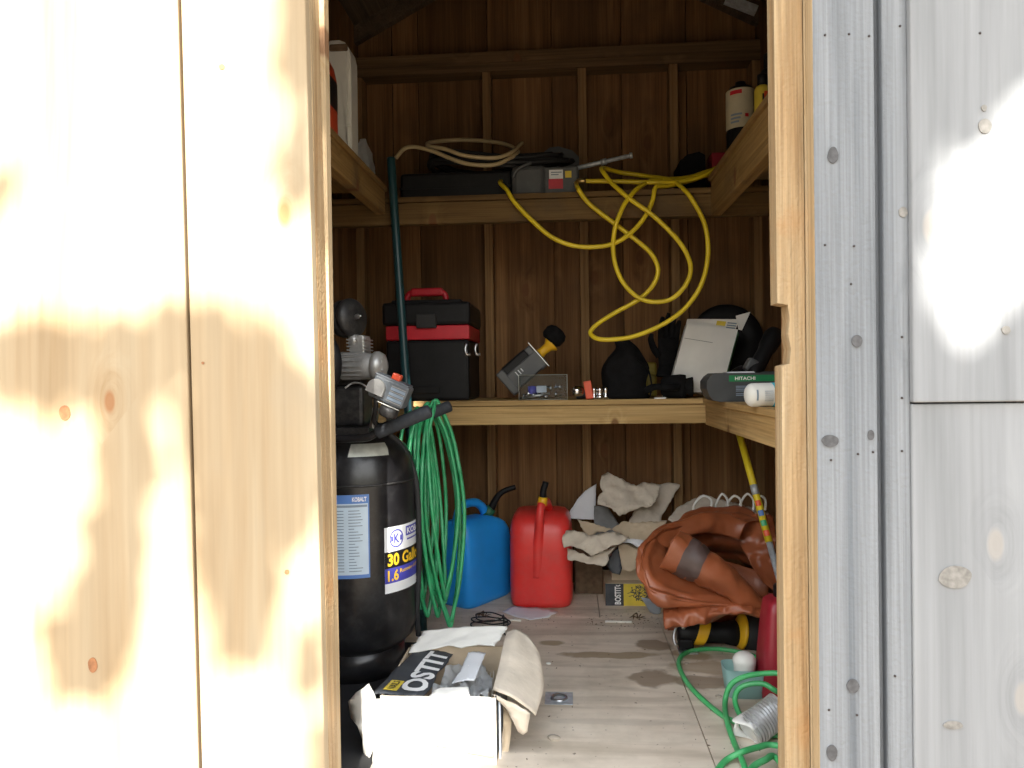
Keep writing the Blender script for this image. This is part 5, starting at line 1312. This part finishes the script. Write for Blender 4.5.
# hollow, curled end
part('rolled_fold', bm, 'tarp_brown', t)
bm = BM(); a, b_ = axp[0].lerp(axp[1], .55), axp[1].lerp(axp[2], .22)
def onroll(s): 
    P_ = catmull(axp, 10); k = s * (len(P_) - 1); i = min(int(k), len(P_) - 2); return P_[i].lerp(P_[i + 1], k - i)
rows = []
for k in range(7):
    s = .135 + .17 * k / 6; q = onroll(s); d = (onroll(s + .02) - onroll(s - .02)).normalized(); rr = .0665 + (.062 - .066) * (s - .0) / .25 if s < .25 else .0645 - .006 * (s - .25) / .1
    M = rot_to(d); rows.append([q + M @ V(((rr + .0018) * math.cos(2 * PI * j / 36), (rr + .0018) * math.sin(2 * PI * j / 36), 0)) for j in range(36)])
loft(bm, rows, closed=True)
for v in bm.verts: rollwarp(v)
part('tape_band', bm, 'duct_tape', t, 'dark tape wrapped round the rolled tarp')
# standing back sheet
A = [[(733, 520, 2.84), (745, 517, 2.83), (757, 514, 2.82), (772, 516, 2.80)], [(736, 533, 2.80), (748, 530, 2.79), (760, 527, 2.77), (774, 530, 2.75)], [(742, 548, 2.76), (755, 550, 2.74), (765, 552, 2.72), (776, 555, 2.70)],
     [(752, 565, 2.70), (762, 570, 2.68), (770, 574, 2.66), (780, 578, 2.64)], [(764, 584, 2.62), (770, 588, 2.61), (776, 591, 2.60), (784, 594, 2.60)]]
def densify(A, k1=8, k2=8):
    r = [catmull([at(*c) for c in row], k1) for row in A]; return [list(q) for q in zip(*[catmull(c, k2) for c in zip(*r)])]
bm = BM(); loft(bm, densify(A))
for v in bm.verts: v.co += V((nz(v.co, 14, .006), crumple(v.co + V((5, 0, 0)), 10, .035), 0))
solid(bm, .0016); part('back_fold', bm, 'tarp_brown', t)
# lower flap
A = [[(663, 606, 2.46), (685, 604, 2.43), (710, 603, 2.42), (733, 602, 2.41), (752, 603, 2.41), (772, 606, 2.42)], [(663.5, 616, 2.40), (688, 614, 2.385), (712, 611, 2.385), (734, 605, 2.385), (755, 606, 2.39), (774, 612, 2.40)],
     [(664, 626, 2.385), (690, 624, 2.375), (712, 620, 2.375), (733, 611, 2.37), (757, 614, 2.37), (772, 624, 2.38)], [(666, 627, 2.42), (690, 625, 2.42), (712, 621, 2.42), (733, 612, 2.41), (757, 616, 2.41), (772, 626, 2.42)]]
bm = BM(); loft(bm, densify(A, 10, 6))
for v in bm.verts: v.co += V((0, crumple(v.co, 12, .022) + nz(v.co, 40, .003), crumple(v.co + V((2, 0, 0)), 14, .010)))
solid(bm, .0016); part('hanging_flap', bm, 'tarp_brown', t)
# the heap's foot, on the floor behind the tool
A = [[(645, 575, 2.56), (672, 560, 2.66), (720, 560, 2.76), (768, 575, 2.72)], [(660, 592, 2.66), (690, 596, 2.70), (720, 600, 2.74), (768, 604, 2.72)], [(668, 606, 2.76), (695, 610, 2.78), (725, 614, 2.79), (768, 618, 2.79)]]
rows = densify(A, 8, 6); rows.append([V((p.x, p.y + .02, .002)) for p in rows[-1]])
bm = BM(); loft(bm, rows)
for v in bm.verts:
    if v.co.z > .03: v.co += V((0, nz(v.co, 14, .02), 0))
solid(bm, .0016); part('tarp_foot', bm, 'tarp_brown', t)

# yellow pole leaning
a, b_ = at(740.5, 438, 2.72), at(774, 560, 2.56); d = b_ - a
ft = b_ + d * (b_.z - .004) / (a.z - b_.z)
t = thing('telescopic_pole', 'yellow and silver pole leaning behind the brown tarp under the right bench', 'pole', (ft.x, ft.y, 0))
def dl(s): return a + d * s
bm = BM(); tube(bm, [dl(-.08), dl(.86)], .0125, 14, 1); yp = part('yellow_tube', bm, 'pole_yellow', t)
bm = BM(); tube(bm, [dl(.86), ft], .0105, 14, 1); part('silver_tube', bm, 'galvanised', t)
bm = BM(); tube(bm, [dl(.40), dl(.48)], .0129, 14, 1); part('silver_collar', bm, 'galvanised', t)
dn3 = d.normalized(); face = (V((-.25, -1, 0)) - dn3 * V((-.25, -1, 0)).dot(dn3)).normalized(); sd3 = dn3.cross(face)
for i, (s0, m) in enumerate(((.53, 'orange_red'), (.61, 'label_blue'), (.69, 'hose_green'), (.77, 'orange_red'))):
    bm = BM(); 
    quad(bm, lambda u, v: dl(s0 + .045 * v) + (face * math.cos(u) + sd3 * math.sin(u)) * .0131, -.8, .8, 0, 1, 6, 1); part('coloured_mark', bm, m, yp)
# black and yellow tool on the floor
t = thing('floor_tool', 'black power tool with two yellow bands lying on the floor under the tarp', 'power tool', (.5, 2.63, 0))
q0 = at(677, 632, 2.62); q1 = at(739, 633, 2.62)
bm = BM(); lathe(bm, [(0, 0), (.03, 0), (.04, .012), (.042, .05), (.036, .09), (.036, .16), (.044, .2), (.03, .215), (0, .216)], q0, rot_to(q1 - q0), 24); part('tool_body', bm, 'black_plastic', t)
dd = (q1 - q0).normalized()
bm = BM(); rows = [[q0 + dd * (.062 + .038 * k / 3 + .016 * math.sin(a_)) + (V((0, 0, 1)) * math.sin(a_) + V((0, -1, 0)) * math.cos(a_)) * .0432 for a_ in [2 * PI * j / 28 for j in range(28)]] for k in range(4)]
loft(bm, rows, closed=True); part('yellow_band', bm, 'yellow_plastic', t)
e0 = at(738, 631, 2.62); dd2 = V((1, .1, -.16)).normalized()
bm = BM(); lathe(bm, [(.03, -.006), (.056, .004), (.060, .010), (.060, .016), (.05, .018)], e0, rot_to(dd2), 28); part('yellow_band', bm, 'yellow_plastic', t)
bm = BM(); lathe(bm, [(0, .01), (.05, .012), (.058, .026), (.060, .06), (.055, .10), (.045, .115), (0, .118)], e0, rot_to(dd2), 28); part('motor_end', bm, 'black_rubber', t)
bm = BM(); tube(bm, [at(677, 625, 2.57), at(674.5, 632, 2.56), at(674, 640, 2.55), at(676, 645, 2.54)], .0045, 8, 4); part('steel_hook', bm, 'steel', t)
bm = BM(); box(bm, q0.x - .004, q0.x + .06, 2.545, 2.60, .0, .006, .001); part('steel_shoe', bm, 'steel', t)
bm = BM(); box(bm, q0.x + .0, q0.x + .05, 2.57, 2.62, .006, q0.z - .01, .006); part('tool_foot', bm, 'black_plastic', t)
bm = BM(); lathe(bm, [(0, 0), (.007, 0), (.007, .012), (0, .012)], at(683, 627, 2.58), rot_to((0, -1, .2)), 10); part('screw_knob', bm, 'chrome', t)
# blue scrap in front of the nail carton
torn('blue_paper', 'pale blue paper scrap between the nail carton and the tarp', [(641, 597), (650, 599), (660, 601), (661, 612), (657, 616), (650, 612)], 2.93, .006, 'paper_blue', 15, -6, group=None, cat='paper', jit=.2, thick=.001)

# red can by the jamb
q = atz(764, 704, 0)
rc2 = V((q.x + .080, q.y + .075, 0))
t = thing('red_container', 'dark red plastic container on the floor against the right jamb', 'container', rc2)
bm = BM(); rows = []
for z, w in ((0, .145), (.004, .155), (.02, .158), (.14, .138), (.25, .118), (.275, .108), (.288, .08), (.292, .04)):
    rows.append([rc2 + V((p, q_, z)) for p, q_ in srect(w, w * .95, 5, 40)])
loft(bm, rows, closed=True); bm.verts.ensure_lookup_table(); bm.faces.new(bm.verts[-40:]); bm.faces.new(bm.verts[:40][::-1])
part('container_body', bm, 'dark_red', t)
bm = BM(); lathe(bm, [(0, 0), (.03, 0), (.03, .03), (.026, .034), (0, .034)], rc2 + V((0, 0, .291)), None, 20); part('screw_cap', bm, 'black_plastic', t)
# teal tub with a white jar in it
q = atz(727, 700, 0); q2 = atz(767, 697, 0)
tc_ = V((q.x + .058, q.y + .045, 0))
t = thing('teal_tub', 'small translucent teal tub on the floor inside the loops of green hose', 'tub', tc_)
ztub = .085
bm = BM()
def tubring(w, d, z, n=5): return [tc_ + V((p, q_, z)) for p, q_ in srect(w, d, n, 32)]
loft(bm, [tubring(.098, .075, .0), tubring(.102, .08, .004), tubring(.122, .095, ztub), tubring(.118, .091, ztub), tubring(.098, .076, .006)], closed=True); bm.verts.ensure_lookup_table(); bm.faces.new(bm.verts[:32][::-1]); bm.faces.new(bm.verts[-32:])
bmesh.ops.recalc_face_normals(bm, faces=bm.faces); part('tub_wall', bm, 'teal_tub', t)
wj_ = V((tc_.x + .006, tc_.y + .012, .007))
bm = BM(); lathe(bm, [(0, 0), (.028, 0), (.030, .01), (.031, .07), (.034, .085), (.034, .092), (.028, .104), (.016, .112), (0, .115)], wj_, None, 28)
single('white_jar', bm, 'white_plastic', 'white domed jar standing inside the teal tub', 'jar')
# crumpled silver duct
a, b_ = at(748, 731, 1.945), at(780, 709, 1.985); r = .042
t = thing('silver_duct', 'short ribbed silver duct with a torn white end on the floor at the right', 'duct', ((a.x + b_.x) / 2, 1.97, 0))
lift = r - a.z + .002; a.z += lift * .0
d = (b_ - a); L = d.length; prof = []
n = 12
outer = []
for k in range(n):
    z0 = L * k / n; dz = L / n
    outer += [(r * .86, z0), (r * .87, z0 + dz * .30), (r, z0 + dz * .36), (r * 1.01, z0 + dz * .92)]
bm = BM(); lathe(bm, outer + [(r * .86, L)] + [(r * .82, L * (1 - k / 4)) for k in range(5)] + [outer[0]], a, rot_to(d), 32, False)
for v in bm.verts: v.co += V((nz(v.co, 20, .004), nz(v.co + V((4, 0, 0)), 20, .004), nz(v.co + V((0, 8, 0)), 20, .004)))
for v in bm.verts:
    if v.co.z < .003: v.co.z = .003
bmesh.ops.remove_doubles(bm, verts=bm.verts, dist=1e-6); part('ribbed_tube', bm, 'duct_foil', t)
bm = BM(); M = rot_to(d)
rows = [[a - d.normalized() * s + M @ V((rr * math.cos(t_), rr * math.sin(t_), .012 * math.sin(3 * t_ + s * 40))) for t_ in [2 * PI * j / 26 for j in range(20)]] for s, rr in ((-.01, r * .97), (.004, r * 1.0), (.016, r * 1.02))]
loft(bm, rows); 
for v in bm.verts:
    if v.co.z < .003: v.co.z = .003
solid(bm, .001); part('torn_end', bm, 'card_white', t, 'torn white paper end')

# green hose on the floor
def g(px, py, z=.008): return atz(px, py, z)
P = [g(790, 640), g(776, 655, .008), g(762, 659), g(748, 654), g(728, 650), g(709, 648.7), g(691, 651), g(681, 656.5), g(679, 666), g(686.7, 682), g(701, 698), g(721.7, 715), g(738, 723, .018), g(752, 728, .012), g(775, 735, .01), g(800, 720), g(800, 700),
     at(778, 692, 2.08), at(764, 684, 2.09), at(748, 684.5, 2.105), at(738, 690, 2.11), at(735, 700.5, 2.105), g(739, 713, .022), g(747, 722, .028), g(762, 727, .012), g(790, 730, .01), at(800, 700, 2.04), at(785, 676, 2.06),
     at(763, 673.5, 2.09), at(742, 677.5, 2.12), at(730, 686, 2.13), at(725, 702.5, 2.12), g(727, 721, .022), g(734, 742, .012), g(743, 762, .02), g(752, 785, .01), g(775, 800, .01), g(790, 780, .02), g(775, 757, .03), g(765, 760, .036), g(752, 768, .03), g(745, 785, .03), g(760, 800, .03), g(790, 790, .04),
     g(800, 755, .034), g(773, 745, .030), g(757, 747.5, .030), g(742, 752, .030), g(728, 759, .012), g(719, 768, .008), g(708, 785, .008)]
bm = BM(); tube(bm, P, .0075, 10, 6)
single('green_hose', bm, 'hose_green_pale', 'light green hose looped on the floor at the right of the doorway', 'hose')

# ================================================================== SMALL THINGS ON THE FLOOR
c = atz(559, 699, 0)
t = thing('floor_plate', 'square galvanised plate with a domed ring let into the floor', 'floor plate', (c.x, c.y, 0))
bm = BM(); w = .041
quad(bm, lambda u, v: V((u, v, .0016)), c.x - w, c.x + w, c.y - .042, c.y + .042); solid(bm, -.0014); part('plate', bm, 'galvanised', t)
bm = BM(); lathe(bm, [(.026, .0016), (.025, .006), (.021, .008), (.017, .006), (.014, .002)], c, None, 32); part('raised_ring', bm, 'steel', t)
bm = BM(); lathe(bm, [(0, .0022), (.013, .0022), (.013, .0018)], c, None, 24); part('centre_hole', bm, 'dark_iron', t)
for sx in (-1, 1):
    for sy in (-1, 1): bm = BM(); lathe(bm, [(0, .0026), (.003, .0024), (.0035, .0016)], c + V((sx * .034, sy * .035, 0)), None, 10); part('rivet', bm, 'steel', t)
def rod(px0, py0, px1, py1, r, lab):
    a, b_ = atz(px0, py0, r), atz(px1, py1, r); bm = BM(); tube(bm, [a, b_], r, 8, 1); single('white_stick', bm, 'white_rod', lab, 'stick', 'thin sticks on the floor')
rod(605, 621.5, 632, 622, .0045, 'thin white stick lying on the floor in front of the nail carton')
rod(495, 619.5, 521, 620.5, .004, 'thin white stick lying on the floor next to the white paper')
o = [atz(*p, .003) for p in ((502, 612), (512, 607), (535, 607.5), (558, 612), (549, 618), (530, 620.5), (512, 616))]
bm = BM(); sheet(bm, [(p.x, p.y) for p in o], lambda u, v: V((u, v, .004 + abs(nz((u, v, 1), 18, .008)))), .025, .004, .0008, 3); single('floor_paper', bm, 'paper_white', 'white sheet of paper lying on the floor in front of the red can', 'paper')
torn_l = [((553, 739), .012, 'stone', 'pebble', 'brown pebble on the floor near the carton corner', 'pebble'), ((548, 664), .006, 'white_plastic', 'wood_chip', 'small white chip on the floor beside the long kraft flap', 'chip'), ((686, 664), .006, 'stone', 'pale_chip', 'pale chip on the floor inside the big green hose loop', 'chip'), ((718, 697), .007, 'stone', 'pale_chip', 'pale chip on the floor against the green hose', 'chip')]
for (pp, r, m, nm, lab, cat) in torn_l:
    c = atz(*pp, 0); bm = BM(); b2 = bmesh.ops.create_icosphere(bm, subdivisions=2, radius=r)
    for v in bm.verts: v.co = V((v.co.x * 1.5, v.co.y, max(v.co.z * .6, -r * .3))) * (1 + .5 * noise.noise(v.co * 60)); 
    bmesh.ops.translate(bm, vec=c + V((0, 0, r * .3)), verts=bm.verts); single(nm, bm, m, lab, cat)
# dry leaves and crumbs along the joint of the floor
rnd = random.Random(9); bm = BM()
for i in range(170):
    k = rnd.random()
    if k < .55: px, py = rnd.uniform(585, 660), 621 + rnd.gauss(0, 5)
    elif k < .8: px, py = rnd.uniform(470, 560), 620 + rnd.gauss(0, 4)
    else: px, py = rnd.uniform(520, 760), rnd.uniform(612, 760)
    c = atz(px, py, .001); s = rnd.uniform(.0015, .006); a = rnd.uniform(0, PI)
    u = V((math.cos(a), math.sin(a), 0)) * s; w = V((-math.sin(a), math.cos(a), 0)) * s * .35; h = V((0, 0, s * .4))
    v = [bm.verts.new(p) for p in (c - u, c + w, c + u, c - w, c + h)]
    for f in ((0, 3, 4), (3, 2, 4), (2, 1, 4), (1, 0, 4)): bm.faces.new([v[j] for j in f])
o = single('crumbs', bm, 'debris_brown', 'brown crumbs and bits of leaf scattered along the floor joint', 'debris'); o['kind'] = 'stuff'
for i, (px, py, lab) in enumerate(((638, 619, 'curled dry brown leaf at the floor joint beside the white stick'), (484, 617, 'curled dry brown leaf on the floor under the blue can'))):
    bm = BM(); c = atz(px, py, .002)
    for k in range(7):
        a = k * .9; pts = [c + V((.004 * math.cos(a), .004 * math.sin(a), .003)), c + V((.018 * math.cos(a), .016 * math.sin(a), .010 + .004 * (k % 3))), c + V((.034 * math.cos(a + .5), .026 * math.sin(a + .5), .004))]
        tube(bm, pts, [.0015, .004, .0006], 6, 4, flat=.4)
    single('dry_leaf', bm, 'debris_brown', lab, 'leaf', 'dry leaves on the floor')

bm = BM(); box(bm, -.945, -.49, 1.66, 2.62, .0004, .004, .0015); single('floor_shade_sheet', bm, 'black_rubber', 'dark sheet added on the floor for the shade beneath the black compressor', 'mat')  # dark sheet added here; the floor's shade is put into its colour
xa_, xb_ = at(575, 575, 3.14).x, at(604, 575, 3.14).x
bm = BM(); box(bm, xa_, xb_, 3.24, 3.328, 0, .215, .003); box(bm, xa_ + .004, xb_ - .004, 3.238, 3.242, .02, .19, .001)
single('dark_carton', bm, 'debris_brown', 'dark brown carton on the floor right of the red can, under the ragged pale cardboard', 'carton')
